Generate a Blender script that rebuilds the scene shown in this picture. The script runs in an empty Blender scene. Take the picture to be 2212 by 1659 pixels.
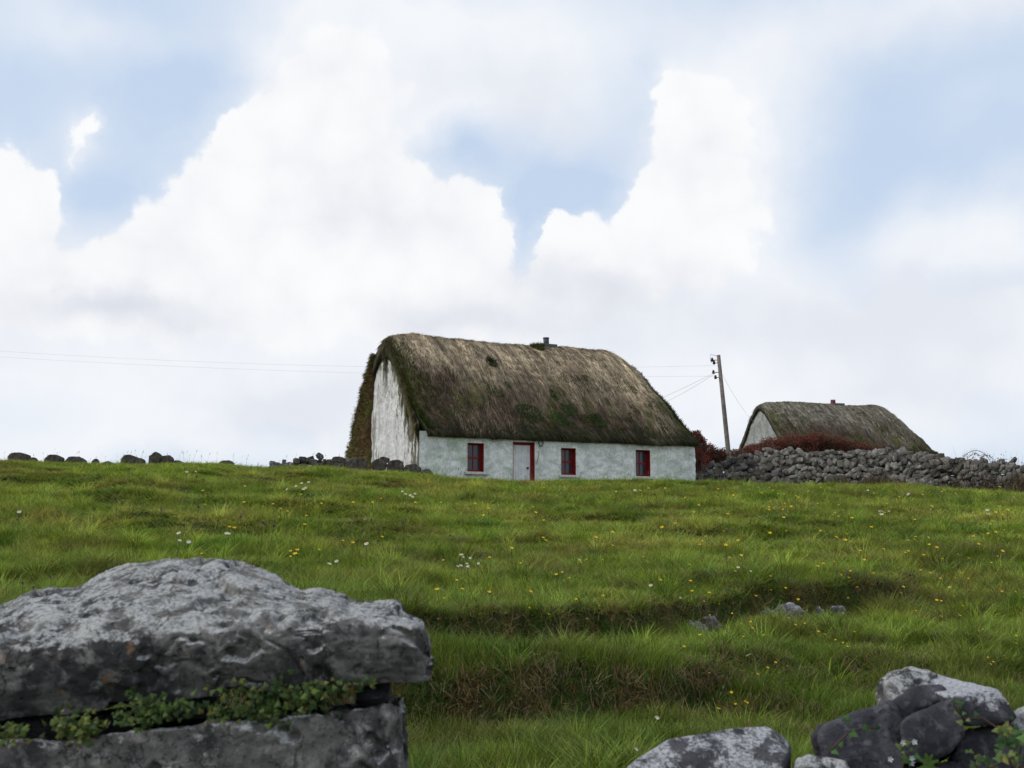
import bpy, bmesh, math, random
import numpy as np
from mathutils import Vector, Matrix

random.seed(7); rng = np.random.default_rng(11)
S = bpy.context.scene
C = S.collection
R = math.radians
EYE = 1.6
F = 2372.0
PITCH = math.atan(0.1351)

# ------------------------------------------------------------------ camera
cam_d = bpy.data.cameras.new('camera'); cam = bpy.data.objects.new('camera', cam_d); C.objects.link(cam)
cam.location = (0, 0, EYE); cam.rotation_euler = (R(90) + PITCH, 0, 0)
cam_d.sensor_width = 36; cam_d.lens = 36 * F / 2212
cam_d.clip_start = 0.1; cam_d.clip_end = 5000
cam_d.dof.use_dof = True; cam_d.dof.focus_distance = 30; cam_d.dof.aperture_fstop = 9.0
S.camera = cam
S.view_settings.view_transform = 'Standard'; S.view_settings.look = 'None'
S.view_settings.exposure = 0.0; S.view_settings.gamma = 1.0
S.cycles.max_bounces = 6; S.cycles.diffuse_bounces = 3; S.cycles.transmission_bounces = 3
S.cycles.sample_clamp_indirect = 4

SUN_AZ, SUN_EL = R(-98), R(36)          # azimuth from +Y towards +X: the sun stands to the left
# ------------------------------------------------------------------ pixel helpers
def pdir(px, py):
    a = (px - 1106) / F; b = (829.5 - py) / F
    return Vector((a, math.cos(PITCH) - b * math.sin(PITCH), math.sin(PITCH) + b * math.cos(PITCH)))
def at(px, py, Y):
    d = pdir(px, py); k = Y / d.y
    return Vector((d.x * k, Y, EYE + d.z * k))

# ------------------------------------------------------------------ node helpers
def nd(nt, t, **kw):
    n = nt.nodes.new(t)
    for k, v in kw.items():
        if k in ('op', 'operation'): n.operation = v
        elif hasattr(n, k): setattr(n, k, v)
    return n
class NT:
    def __init__(s, nt): s.nt = nt
    def _in(s, sock, v):
        if v is None: return
        if isinstance(v, bpy.types.NodeSocket): s.nt.links.new(v, sock)
        else:
            if sock.type == 'RGBA' and hasattr(v, '__len__') and len(v) == 3: v = (*v, 1)
            sock.default_value = v
    def math(s, op, a, b=None, c=None, clamp=False):
        n = s.nt.nodes.new('ShaderNodeMath'); n.operation = op; n.use_clamp = clamp
        for i, v in enumerate((a, b, c)): s._in(n.inputs[i], v)
        return n.outputs[0]
    def vm(s, op, a, b=None, scale=None):
        n = s.nt.nodes.new('ShaderNodeVectorMath'); n.operation = op
        s._in(n.inputs[0], a); s._in(n.inputs[1], b)
        if scale is not None: s._in(n.inputs['Scale'], scale)
        return n.outputs['Value'] if op in ('DOT_PRODUCT', 'LENGTH') else n.outputs[0]
    def noise(s, vec, scale, detail=4, rough=.5, dist=0, out='Fac'):
        n = s.nt.nodes.new('ShaderNodeTexNoise'); s._in(n.inputs['Vector'], vec)
        n.inputs['Scale'].default_value = scale; n.inputs['Detail'].default_value = detail
        n.inputs['Roughness'].default_value = rough; n.inputs['Distortion'].default_value = dist
        return n.outputs[out]
    def vor(s, vec, scale, feat='F1', out='Distance', rnd=1):
        n = s.nt.nodes.new('ShaderNodeTexVoronoi'); n.feature = feat; s._in(n.inputs['Vector'], vec)
        n.inputs['Scale'].default_value = scale; n.inputs['Randomness'].default_value = rnd
        return n.outputs[out]
    def ramp(s, v, a, b, to0=0.0, to1=1.0, smooth=True):
        n = s.nt.nodes.new('ShaderNodeMapRange'); n.interpolation_type = 'SMOOTHSTEP' if smooth else 'LINEAR'
        for i, q in enumerate((v, a, b, to0, to1)): s._in(n.inputs[i], q)
        return n.outputs[0]
    def mix(s, f, a, b, mode='MIX'):
        n = s.nt.nodes.new('ShaderNodeMix'); n.data_type = 'RGBA'; n.blend_type = mode
        s._in(n.inputs[0], f); s._in(n.inputs[6], a); s._in(n.inputs[7], b)
        return n.outputs[2]
    def comb(s, x, y, z):
        n = s.nt.nodes.new('ShaderNodeCombineXYZ')
        for i, v in enumerate((x, y, z)): s._in(n.inputs[i], v)
        return n.outputs[0]
    def sep(s, v):
        n = s.nt.nodes.new('ShaderNodeSeparateXYZ'); s._in(n.inputs[0], v); return n.outputs

# ------------------------------------------------------------------ world: blue sky with cumulus, laid out by compass direction
W = bpy.data.worlds.new('World'); S.world = W; W.use_nodes = True
wt = W.node_tree; wt.nodes.clear(); w = NT(wt)
tc = wt.nodes.new('ShaderNodeTexCoord')
gx, gy, gz = w.sep(tc.outputs['Generated'])
az = w.math('ARCTAN2', gx, gy)
el = w.math('ARCSINE', gz)
P0 = w.comb(az, el, 0.0)
def ae(px, py):
    d = pdir(px, py).normalized(); return math.atan2(d.x, d.y), math.asin(d.z)
n1 = w.noise(P0, 6.5, 7, .55, out='Color')
n2 = w.noise(P0, 26, 6, .6, out='Color')
w1 = w.vm('SCALE', w.vm('SUBTRACT', n1, (.5, .5, .5)), scale=.075)
w2 = w.vm('SCALE', w.vm('SUBTRACT', n2, (.5, .5, .5)), scale=.032)
PW = w.vm('ADD', w.vm('ADD', P0, w1), w2)
PS = w.vm('ADD', P0, w.vm('SCALE', w1, scale=1.6))
def blobs(P, lst, start=0.0):
    acc = start
    for (px, py, rx, ry, wt_) in lst:
        a, e = ae(px, py)
        q = w.vm('MULTIPLY', w.vm('SUBTRACT', P, (a, e, 0)), (F / rx, F / ry, 0))
        g = w.math('POWER', .3679, w.vm('DOT_PRODUCT', q, q))
        acc = w.math('MULTIPLY_ADD', g, wt_, acc)
    return acc
crisp = [  # (px, py, rx, ry, weight) cumulus with hard edges
 (720, 330, 190, 190, 1.1), (560, 420, 160, 150, 1.0), (650, 235, 90, 80, .8), (495, 310, 60, 60, .75), (430, 400, 60, 60, .4), (760, 120, 110, 120, .7),
 (410, 570, 170, 110, .9), (700, 560, 260, 130, .9), (150, 640, 260, 80, .9), (30, 430, 85, 90, 1.0), (10, 340, 60, 40, .5), (60, 480, 60, 70, .5), (-200, 480, 220, 160, 1.0),
 (215, 240, 20, 34, .6), (190, 285, 26, 34, .62), (165, 335, 18, 34, .48),
 (1010, 470, 105, 85, .9), (900, 560, 160, 110, .7), (1060, 520, 60, 50, .4),
 (1465, 190, 62, 62, .9), (1570, 240, 90, 85, .75), (1500, 330, 120, 120, .9), (1440, 470, 130, 110, .9), (1225, 500, 55, 58, .8), (1310, 560, 150, 80, .8),
 (1560, 480, 120, 150, .6), (1150, 640, 300, 80, .8), (860, 740, 800, 90, .5),
 (1145, 500, 26, 60, -.55), (1265, 400, 70, 50, -.35), (960, 340, 90, 55, -.3), (250, 440, 90, 60, -.25), (420, 150, 160, 110, -.6), (1390, 120, 40, 40, -.3),
]
soft = [  # diffuse veil
 (950, 60, 420, 190, .95), (820, 180, 200, 200, .8), (1120, 230, 190, 110, .62), (1600, 330, 150, 240, .75), (2050, 20, 330, 75, .85), (1700, 200, 110, 130, .22),
 (2110, 520, 180, 95, .95), (1740, 660, 300, 130, .75), (1300, 800, 1300, 110, 1.1), (600, 760, 800, 130, .9), (400, 940, 1000, 70, .8), (1700, 880, 700, 90, .65),
 (150, 30, 300, 60, .5), (190, 290, 60, 110, .35), (2100, 720, 220, 70, .55), (250, 400, 120, 60, -.25), (1250, 60, 260, 90, .35), (1650, 60, 200, 80, .25), (2100, 250, 200, 60, .18),
 (990, 350, 100, 60, -.5), (1190, 400, 100, 60, -.45), (1880, 380, 120, 180, -.15), (2130, 300, 150, 120, -.1), (2100, 830, 110, 50, -.3), (620, 915, 100, 45, -.5), (1880, 620, 60, 90, -.25),
]
Dc = blobs(PW, crisp)
Ds = blobs(PS, soft)
# elsewhere round the compass a broken cover from noise alone
nb = w.noise(P0, 2.3, 5, .55)
away = w.ramp(w.math('ABSOLUTE', az), .55, .8)
high = w.ramp(el, .50, .75)
other = w.math('MAXIMUM', away, high)
Dc = w.math('ADD', Dc, w.math('MULTIPLY', other, w.ramp(nb, .40, .6, 0, 1.1)))
n3 = w.math('SUBTRACT', w.noise(P0, 20, 8, .62), .5)
n4 = w.math('SUBTRACT', w.noise(P0, 7, 5, .55), .5)
PB = w.vm('ADD', P0, w.vm('SCALE', w2, scale=.8))
def billow(sc):
    nn = wt.nodes.new('ShaderNodeTexVoronoi'); nn.feature = 'SMOOTH_F1'; nn.inputs['Scale'].default_value = sc; nn.inputs['Smoothness'].default_value = .25
    wt.links.new(PB, nn.inputs['Vector']); return w.math('SUBTRACT', .42, nn.outputs['Distance'])
bl1 = billow(21); bl2 = billow(52)
Db = w.math('MULTIPLY_ADD', bl1, .55, w.math('MULTIPLY_ADD', bl2, .30, Dc))
Ac = w.math('MULTIPLY', w.ramp(w.math('MULTIPLY_ADD', n3, .26, Db), .40, .66), .96)
As = w.ramp(w.math('ADD', w.math('MULTIPLY_ADD', n4, .6, Ds), w.math('MULTIPLY', Dc, .6)), -.08, 1.0, 0.0, 1.0, False)
grey = [(1040, 160, 200, 100, .45), (1180, 300, 140, 100, .55), (760, 460, 260, 110, .32), (240, 690, 190, 42, .75), (1000, 700, 360, 60, .45), (1780, 690, 240, 70, .62), (2080, 640, 150, 60, .6), (1400, 640, 250, 70, .35),
        (1250, 590, 160, 50, .3), (800, 880, 260, 60, .35), (1450, 760, 300, 60, .4), (2050, 760, 200, 90, .5), (600, 880, 200, 60, .45), (2060, 50, 250, 60, .4), (100, 760, 250, 50, .25), (1900, 860, 260, 60, .3)]
G = w.math('MULTIPLY_ADD', n4, .85, blobs(PS, grey, .0))
G = w.math('MULTIPLY_ADD', n3, .35, G)
G = w.math('MULTIPLY_ADD', bl1, -.32, w.math('MULTIPLY_ADD', bl2, -.08, G))
G = w.ramp(G, -.15, .95)
sky = wt.nodes.new('ShaderNodeTexSky'); sky.sky_type = 'NISHITA'; sky.sun_disc = False
sky.sun_elevation = SUN_EL; sky.sun_rotation = SUN_AZ; sky.air_density = 1; sky.dust_density = 1.5; sky.ozone_density = 1.2
K = 0.10
blue = w.mix(.85, sky.outputs[0], (6.2 , 7.5, 9.4))
cloud = w.mix(G, (9.8, 9.85, 9.95), (7.1, 7.4, 8.15))
c = w.mix(As, blue, w.mix(.5, cloud, (8.3, 8.75, 9.5)))
c = w.mix(Ac, c, cloud)
bg = wt.nodes.new('ShaderNodeBackground'); wt.links.new(c, bg.inputs[0]); bg.inputs[1].default_value = K
wo = wt.nodes.new('ShaderNodeOutputWorld'); wt.links.new(bg.outputs[0], wo.inputs[0])

sun_d = bpy.data.lights.new('sun', 'SUN'); sun = bpy.data.objects.new('sun', sun_d); C.objects.link(sun)
sun_d.energy = 1.9; sun_d.angle = R(14); sun_d.color = (1, .96, .9)
sd = Vector((math.sin(SUN_AZ) * math.cos(SUN_EL), math.cos(SUN_AZ) * math.cos(SUN_EL), math.sin(SUN_EL)))
sun.rotation_euler = sd.to_track_quat('Z', 'Y').to_euler()

# ------------------------------------------------------------------ numpy noise
def _h(i, j, k):
    n = (i * 374761393 + j * 668265263 + k * 2147483647 * 0 + k * 1274126177) & 0xffffffff
    n = ((n ^ (n >> 13)) * 1274126177) & 0xffffffff
    n = (n ^ (n >> 16)) & 0xffffffff
    return n
def vn(p):
    p = np.asarray(p, float); i = np.floor(p).astype(np.int64); f = p - i; u = f * f * f * (f * (f * 6 - 15) + 10)
    r = 0
    for dx in (0, 1):
        for dy in (0, 1):
            for dz in (0, 1):
                h = _h(i[:, 0] + dx, i[:, 1] + dy, i[:, 2] + dz)
                g = np.stack([(h & 1023) / 511.5 - 1, ((h >> 10) & 1023) / 511.5 - 1, ((h >> 20) & 1023) / 511.5 - 1], 1)
                d = f - np.array([dx, dy, dz])
                wgt = (u[:, 0] if dx else 1 - u[:, 0]) * (u[:, 1] if dy else 1 - u[:, 1]) * (u[:, 2] if dz else 1 - u[:, 2])
                r = r + wgt * (g * d).sum(1)
    return r
def fbm(p, sc=1.0, o=4, g=.5, off=0.0):
    p = np.asarray(p, float) * sc + off; a = 1; r = 0
    for k in range(o): r = r + a * vn(p); p = p * 2.03 + 17.3; a *= g
    return r
def sst(x, a, b):
    t = np.clip((x - a) / (b - a), 0, 1); return t * t * (3 - 2 * t)

# ------------------------------------------------------------------ object helpers
def tag(o, label=None, cat=None, group=None, kind=None):
    if label: o['label'] = label
    if cat: o['category'] = cat
    if group: o['group'] = group
    if kind: o['kind'] = kind
    return o
def thing(name, label, cat, loc=(0, 0, 0), rz=0, group=None):
    o = bpy.data.objects.new(name, None); C.objects.link(o); o.location = loc; o.rotation_euler = (0, 0, rz)
    o.empty_display_size = .2
    return tag(o, label, cat, group)
def mesh_obj(name, verts, faces, mat, parent=None, smooth=True, col=None, loc=None):
    me = bpy.data.meshes.new(name)
    verts = np.asarray(verts, np.float32).reshape(-1, 3)
    if isinstance(faces, np.ndarray) or (len(faces) and all(len(f) == len(faces[0]) for f in faces)):
        fa = np.asarray(faces, np.int32); nf, k = fa.shape
        me.vertices.add(len(verts)); me.vertices.foreach_set('co', verts.ravel())
        me.loops.add(nf * k); me.loops.foreach_set('vertex_index', fa.ravel())
        me.polygons.add(nf); me.polygons.foreach_set('loop_start', np.arange(0, nf * k, k, dtype=np.int32))
        me.update(calc_edges=True)
    else:
        me.from_pydata(verts.tolist(), [], [list(map(int, f)) for f in faces])
    if col is not None:
        a = me.color_attributes.new('col', 'FLOAT_COLOR', 'POINT')
        cc = np.ones((len(verts), 4), np.float32); cc[:, :3] = col; a.data.foreach_set('color', cc.ravel())
    me.polygons.foreach_set('use_smooth', [smooth] * len(me.polygons))
    me.update(); me.validate()
    if mat: me.materials.append(mat)
    o = bpy.data.objects.new(name, me); C.objects.link(o)
    if parent: o.parent = parent
    if loc is not None: o.location = loc
    return o
class MB:
    def __init__(s): s.v = []; s.f = []; s.c = []; s.n = 0
    def add(s, v, f, col=None):
        v = np.asarray(v, float).reshape(-1, 3)
        s.v.append(v); s.f += [[i + s.n for i in q] for q in f]; s.n += len(v)
        if col is not None: s.c.append(np.broadcast_to(np.asarray(col, float), (len(v), 3)))
    def box(s, x0, x1, y0, y1, z0, z1, col=None):
        v = [(x, y, z) for z in (z0, z1) for y in (y0, y1) for x in (x0, x1)]
        s.add(v, [(0, 2, 3, 1), (4, 5, 7, 6), (0, 1, 5, 4), (2, 6, 7, 3), (0, 4, 6, 2), (1, 3, 7, 5)], col)
    def tube(s, pts, rad, seg=8, col=None, cap=True):
        pts = [Vector(p) for p in pts]; n = len(pts)
        rad = rad if hasattr(rad, '__len__') else [rad] * n
        v = []; f = []
        for i, p in enumerate(pts):
            t = (pts[min(i + 1, n - 1)] - pts[max(i - 1, 0)]).normalized()
            a = t.cross(Vector((0, 0, 1)) if abs(t.z) < .9 else Vector((1, 0, 0))).normalized(); b = t.cross(a)
            for k in range(seg):
                q = 2 * math.pi * k / seg; v.append(p + (a * math.cos(q) + b * math.sin(q)) * rad[i])
        for i in range(n - 1):
            for k in range(seg):
                f.append((i * seg + k, i * seg + (k + 1) % seg, (i + 1) * seg + (k + 1) % seg, (i + 1) * seg + k))
        if cap: f += [tuple(range(seg))[::-1], tuple((n - 1) * seg + k for k in range(seg))]
        s.add([tuple(q) for q in v], f, col)
    def build(s, name, mat, parent=None, smooth=False, bevel=0, loc=None):
        o = mesh_obj(name, np.concatenate(s.v), s.f, mat, parent, smooth, np.concatenate(s.c) if s.c else None, loc)
        if bevel:
            m = o.modifiers.new('bevel', 'BEVEL'); m.width = bevel; m.segments = 2; m.limit_method = 'ANGLE'
        return o

# ------------------------------------------------------------------ materials
def new_mat(name):
    m = bpy.data.materials.new(name); m.use_nodes = True; nt = m.node_tree
    b = nt.nodes['Principled BSDF']; b.inputs['Roughness'].default_value = .85
    b.inputs['Specular IOR Level'].default_value = .2
    return m, NT(nt), b
def bump(n, b, h, strength, dist):
    q = n.nt.nodes.new('ShaderNodeBump'); q.inputs['Strength'].default_value = strength; q.inputs['Distance'].default_value = dist
    n.nt.links.new(h, q.inputs['Height']); n.nt.links.new(q.outputs[0], b.inputs['Normal'])
def link(n, a, b): n.nt.links.new(a, b)
def coord(n, which='Object'):
    return n.nt.nodes.new('ShaderNodeTexCoord').outputs[which]
def attr(n, name='col', t='GEOMETRY'):
    a = n.nt.nodes.new('ShaderNodeAttribute'); a.attribute_name = name; a.attribute_type = t; return a.outputs['Color']
def plain(name, col, rough=.6, var=.25, scale=12, bs=.3, bd=.004, metal=0):
    m, n, b = new_mat(name); co = coord(n)
    f = n.noise(co, scale, 6, .6)
    c = n.mix(n.ramp(f, .3, .7), tuple(x * (1 - var) for x in col), tuple(min(1, x * (1 + var)) for x in col))
    link(n, c, b.inputs['Base Color']); b.inputs['Roughness'].default_value = rough; b.inputs['Metallic'].default_value = metal
    bump(n, b, n.noise(co, scale * 4, 5, .6), bs, bd); return m
def vcol(name, rough=.9, var=.3, scale=30, bs=.5, bd=.01, trans=0.0):
    m, n, b = new_mat(name); co = coord(n)
    f = n.ramp(n.noise(co, scale, 6, .65), .3, .7, 1 - var, 1 + var)
    c = n.mix(1.0, attr(n), n.comb(f, f, f), 'MULTIPLY')
    link(n, c, b.inputs['Base Color']); b.inputs['Roughness'].default_value = rough
    if bs: bump(n, b, n.noise(co, scale * 2, 5, .6), bs, bd)
    if trans:
        t = n.nt.nodes.new('ShaderNodeBsdfTranslucent'); link(n, c, t.inputs[0])
        mx = n.nt.nodes.new('ShaderNodeMixShader'); mx.inputs[0].default_value = trans
        link(n, b.outputs[0], mx.inputs[1]); link(n, t.outputs[0], mx.inputs[2])
        link(n, mx.outputs[0], n.nt.nodes['Material Output'].inputs[0])
    return m
def rock_mat(name, dark, mid, light, lich=.5, top=.35, orange=.0, sc=1.0, white=(.40, .41, .41), cracks=0):
    m, n, b = new_mat(name); co = coord(n)
    big = n.noise(co, 3.2 * sc, 6, .6, .4); fine = n.noise(co, 22 * sc, 8, .7); med = n.noise(co, 9 * sc, 7, .62, .3)
    c = n.mix(n.ramp(big, .42, .58), dark, mid)
    c = n.mix(n.math('MULTIPLY', n.ramp(med, .5, .68), .8), c, light)
    c = n.mix(n.ramp(n.noise(co, 30 * sc, 6, .7), .54, .64, 0, .7), c, tuple(x * .45 for x in dark))
    pit_ = n.math('MULTIPLY', n.ramp(n.vor(n.vm('ADD', co, n.vm('SCALE', n.noise(co, 20 * sc, 3, out='Color'), scale=.03)), 17 * sc), .10, .24, 1, 0), n.ramp(n.noise(co, 5 * sc, 3), .46, .58))
    c = n.mix(n.math('MULTIPLY', pit_, .55), c, (.015, .016, .018))
    nz = n.sep(n.nt.nodes.new('ShaderNodeNewGeometry').outputs['Normal'])[2]
    up = n.ramp(nz, -.1, .85)
    lm = n.math('ADD', n.math('MULTIPLY', n.noise(co, 8 * sc, 14, .76, .25), 1.0), n.math('MULTIPLY', up, top))
    lm = n.ramp(lm, 1.04 - lich, 1.12 - lich)
    lm = n.math('MULTIPLY', lm, n.ramp(n.noise(co, 60 * sc, 8, .75), .38, .56, .15, 1))
    c = n.mix(lm, c, white)
    spots = n.ramp(n.vor(n.vm('ADD', co, n.vm('SCALE', n.noise(co, 14 * sc, 3, out='Color'), scale=.1)), 26 * sc), .13, .2, 1, 0)
    spm = n.math('MULTIPLY', spots, n.ramp(n.noise(co, 4 * sc, 3), .5, .6))
    c = n.mix(n.math('MULTIPLY', spm, .7), c, light)
    if orange:
        sp = n.ramp(n.noise(co, 13 * sc, 5, .6, .5), .70 - orange * .1, .76 - orange * .1)
        c = n.mix(n.math('MULTIPLY', sp, .6), c, (.25, .12, .04))
    if cracks:
        wv = n.vm('ADD', co, n.vm('SCALE', n.noise(co, 5 * sc, 5, .6, out='Color'), scale=.16))
        ck = n.math('MULTIPLY', n.ramp(n.vor(wv, 3.0 * sc, 'DISTANCE_TO_EDGE'), .0, .02, 1, 0), n.ramp(n.noise(co, 2.5 * sc, 2), .48, .56))
        c = n.mix(n.math('MULTIPLY', ck, .8 * cracks), c, (.012, .012, .013))
    link(n, c, b.inputs['Base Color']); b.inputs['Roughness'].default_value = .93
    hh = n.math('SUBTRACT', n.math('ADD', n.math('MULTIPLY', med, 1.0), n.math('MULTIPLY', fine, .7)), n.math('MULTIPLY', pit_, .7))
    bump(n, b, hh, .9, .03 / sc); return m

M_cap = rock_mat('grey_limestone', (.042, .042, .044), (.135, .132, .126), (.28, .275, .26), lich=.43, top=.175, orange=.6, sc=2.0, cracks=.9)
M_dark = rock_mat('dark_limestone', (.030, .030, .036), (.058, .057, .066), (.11, .11, .12), lich=.24, top=.10, orange=.2, sc=3.0, cracks=1)
M_white = rock_mat('white_topped_limestone', (.042, .042, .05), (.075, .075, .083), (.13, .13, .14), lich=.38, top=.20, sc=2.2, white=(.45, .46, .48), cracks=.5)
M_lichen = rock_mat('white_lichen_limestone', (.042, .042, .05), (.075, .075, .083), (.13, .13, .14), lich=.34, top=.36, sc=2.2, white=(.46, .47, .50), cracks=.5)
M_far = rock_mat('weathered_stone', (.04, .034, .03), (.075, .066, .06), (.12, .11, .10), lich=.22, top=.05, sc=.8, white=(.20, .20, .18))
M_bank = rock_mat('bank_stone', (.09, .09, .095), (.18, .18, .19), (.32, .32, .34), lich=.47, top=.1, sc=2.5, white=(.40, .40, .43))

# white wash
def wash_mat(name, base, stain, stain_relief_shade, green=.5):
    m, n, b = new_mat(name); co = coord(n)
    st = n.vm('MULTIPLY', co, (1, 1, .55))
    f1 = n.noise(co, 2.2, 9, .66, .5); f2 = n.noise(st, 5.5, 8, .7, .3); f3 = n.noise(co, 18, 6, .65)
    c = n.mix(n.ramp(f1, .42, .62), base, stain)
    c = n.mix(n.math('MULTIPLY', n.ramp(f2, .55, .72), green), c, stain_relief_shade)
    c = n.mix(n.ramp(f3, .54, .66, 0, .5), c, tuple(x * .5 for x in stain))
    c = n.mix(n.ramp(n.noise(co, 6, 8, .72, .9), .47, .60, 0, .45), c, stain_relief_shade)  # blotches: stains, plus shading of the rough surface put into the colour
    cr = n.ramp(n.vor(n.vm('ADD', co, n.vm('SCALE', n.noise(co, 3, 5, out='Color'), scale=.8)), 1.3, 'DISTANCE_TO_EDGE'), .0, .012, 1, 0)
    cr = n.math('MULTIPLY', cr, n.ramp(n.noise(co, 1.3, 2), .56, .62))
    c = n.mix(n.math('MULTIPLY', cr, .6), c, (.12, .12, .11))
    ca = n.mix(1.0, c, attr(n), 'MULTIPLY')
    link(n, ca, b.inputs['Base Color'])
    bump(n, b, n.math('ADD', n.noise(co, 5, 6, .6), n.math('MULTIPLY', f3, .4)), .8, .05); return m
M_front = wash_mat('lime_wash_front', (.80, .82, .82), (.56, .60, .585), (.38, .43, .36), .75)
M_gable = wash_mat('lime_wash_gable', (.66, .66, .66), (.50, .50, .49), (.30, .27, .24), .6)
M_gable2 = wash_mat('lime_wash_grey', (.34, .345, .34), (.22, .225, .215), (.14, .14, .11), .9)
M_red = plain('red_paint', (.23, .018, .018), .5, .3, 9)
M_door = plain('white_painted_boards', (.68, .71, .73), .6, .12, 5)
M_sill = plain('pale_render', (.50, .52, .50), .85, .2, 8)
M_glass, n_, b_ = new_mat('dark_glass'); b_.inputs['Base Color'].default_value = (.035, .045, .055, 1); b_.inputs['Roughness'].default_value = .12; b_.inputs['Specular IOR Level'].default_value = .5
M_curt = plain('grey_net_curtain', (.16, .18, .20), .9, .25, 14)
M_iron = plain('black_iron', (.015, .015, .016), .6)
M_flue = plain('dark_flue_pipe', (.06, .065, .08), .6)
M_brick = plain('red_clay_pot', (.13, .05, .045), .8)
M_slab = plain('chimney_slab', (.10, .10, .11), .85)
M_pole = plain('weathered_wood', (.16, .14, .125), .85, .3, 6)
M_wire = plain('wire', (.6, .61, .64), .6, .05)
M_ins = plain('brown_porcelain', (.03, .025, .03), .3)
M_thatch = vcol('thatch', .95, .35, 9, .7, .03)
M_straw = vcol('straw', .95, .25, 6, 0, 0)
M_moss = vcol('moss', .95, .35, 20, .6, .02)
M_leaf = vcol('leaf', .6, .2, 20, 0, 0, .25)
M_twig = plain('twig', (.07, .045, .035), .9)

# ------------------------------------------------------------------ terrain
CR_PX = [-1500, 0, 200, 400, 480, 560, 700, 900, 1000, 1100, 1500, 1700, 2000, 2212, 2700, 3800]
CR_PY = [985, 992, 999, 1000, 998, 1008, 1008, 1024, 1032, 1037, 1038, 1044, 1050, 1066, 1080, 1080]
CREST = 30.0
def crest_z(x, Y=CREST):
    px = 1106 + F * np.asarray(x) / Y
    py = np.interp(px, CR_PX, CR_PY)
    return EYE + (1150 - py) / F * CREST - .10
def ground(x, y):
    x = np.asarray(x, float); y = np.asarray(y, float); sh = np.broadcast(x, y).shape
    x = np.broadcast_to(x, sh).ravel(); y = np.broadcast_to(y, sh).ravel()
    p = np.stack([x, y, 0 * x], 1)
    wv = fbm(p * [1, .3, 1], .55, 3) * .45
    # lower bank
    f1 = np.clip(sst(x, 1.3, 3.2) + sst(-x, 1.6, 4), 0, 1)
    y1 = 9.15 + .35 * x + wv * .6; h1 = .36; w1_ = .12 + f1 * 1.7
    # upper bank
    f2 = np.clip(sst(x, 4.6, 6.6) + sst(-x, 1.5, 3.5), 0, 1)
    y2 = 10.95 + np.where(x > 0, .70, 1.1) * np.clip(x, -2.5, 6) + wv * .9; h2 = .34; w2_ = .12 + f2 * 2.4
    z = h1 * sst(y, y1 - w1_, y1 + w1_) + h2 * sst(y, y2 - w2_, y2 + w2_) + .12 * sst(y, 6.5, 12.5)
    cz = crest_z(x * CREST / np.maximum(y, 8.0)) # follows the line of the hill
    czz = crest_z(np.clip(x, -40, 40))
    k = np.clip(sst(y, 12, 26), 0, 1); cz = cz * (1 - k) + czz * k
    t = np.clip((y - 12.2) / (CREST - 12.2), 0, 1)
    zt = (t * .92 + .08 * t * t)
    zc = z + (cz - .80) * (zt - .018 * np.sin(t * math.pi * 2) - .0)
    # hummocks
    am = sst(y, 5, 9) * (1 - .45 * sst(y, 26, 31)) * (1 - sst(y, 60, 120))
    q = p * [.55, 1.0, 1]
    zc = zc + am * (0.19 * fbm(q, .55, 3, .5, 5.0) + .15 * fbm(q, 1.5, 3, .55, 9.0) + .035 * vn(p * 4.5))
    # terracettes on the left slope
    ter = sst(-x, 0, 4) * sst(y, 14, 17) * (1 - sst(y, 26, 30))
    s_ = fbm(p * [.25, .25, 1], .5, 2) * 2.2
    zc = zc + ter * .09 * np.sin((y * 1.15 + s_ + x * .12) * 2 * math.pi / 3.0)
    # hollow in which the cottage stands, then the level ground beyond
    hol = sst(y, 30.6, 32.2) * sst(x, -4.5, -2.0) * (1 - sst(x, 7.0, 10))
    zc = zc - .50 * hol * (1 - sst(y, 44, 50))
    zc = zc + .75 * sst(y, 40, 52) * sst(x, 5, 14)
    zc = zc - 2.2 * sst(y, 75, 260)
    # verge and road on the near side of the wall
    zc = np.where(y < 3.6, zc * sst(y, 1.5, 3.6), zc)
    return zc.reshape(sh)
def gz1(x, y): return float(ground(np.array([x]), np.array([y]))[0])
def hit(px, py, up=0.0):
    d = pdir(px, py); Y = np.arange(5.0, 33, .04); x = d.x / d.y * Y; z = EYE + d.z / d.y * Y
    g = ground(x, Y) + up; i = np.argmax(z < g)
    if not (z < g).any(): i = len(Y) - 1
    return float(x[i]), float(Y[i])

def axis(fine0, fine1, step, far0, far1, gr):
    a = list(np.arange(fine0, fine1, step)); s = step; v = fine1
    while v < far1: a.append(v); s *= gr; v += s
    s = step; v = fine0 - step; b = []
    while v > far0: b.append(v); s *= gr; v -= s
    return np.array(b[::-1] + a)
xs = axis(-9, 9, .07, -900, 900, 1.045); ys = axis(6, 16, .06, -60, 1500, 1.018)
X, Y = np.meshgrid(xs, ys); Z = ground(X, Y)
nx, ny = len(xs), len(ys)
idx = np.arange(nx * ny).reshape(ny, nx)
fa = np.stack([idx[:-1, :-1], idx[:-1, 1:], idx[1:, 1:], idx[1:, :-1]], -1).reshape(-1, 4)
mt, n, b = new_mat('turf_soil'); co = coord(n)
c_ = n.mix(n.ramp(n.noise(co, .7, 5, .6), .4, .6), (.045, .065, .014), (.075, .095, .02))
c_ = n.mix(n.ramp(n.noise(co, 9, 6, .65), .45, .65), c_, (.035, .04, .012))
link(n, c_, b.inputs['Base Color']); bump(n, b, n.noise(co, 25, 6, .7), .9, .04)
tag(mesh_obj('ground', np.stack([X, Y, Z], -1).reshape(-1, 3), fa, mt), 'grassy slope rising to the skyline', kind='structure')

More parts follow.
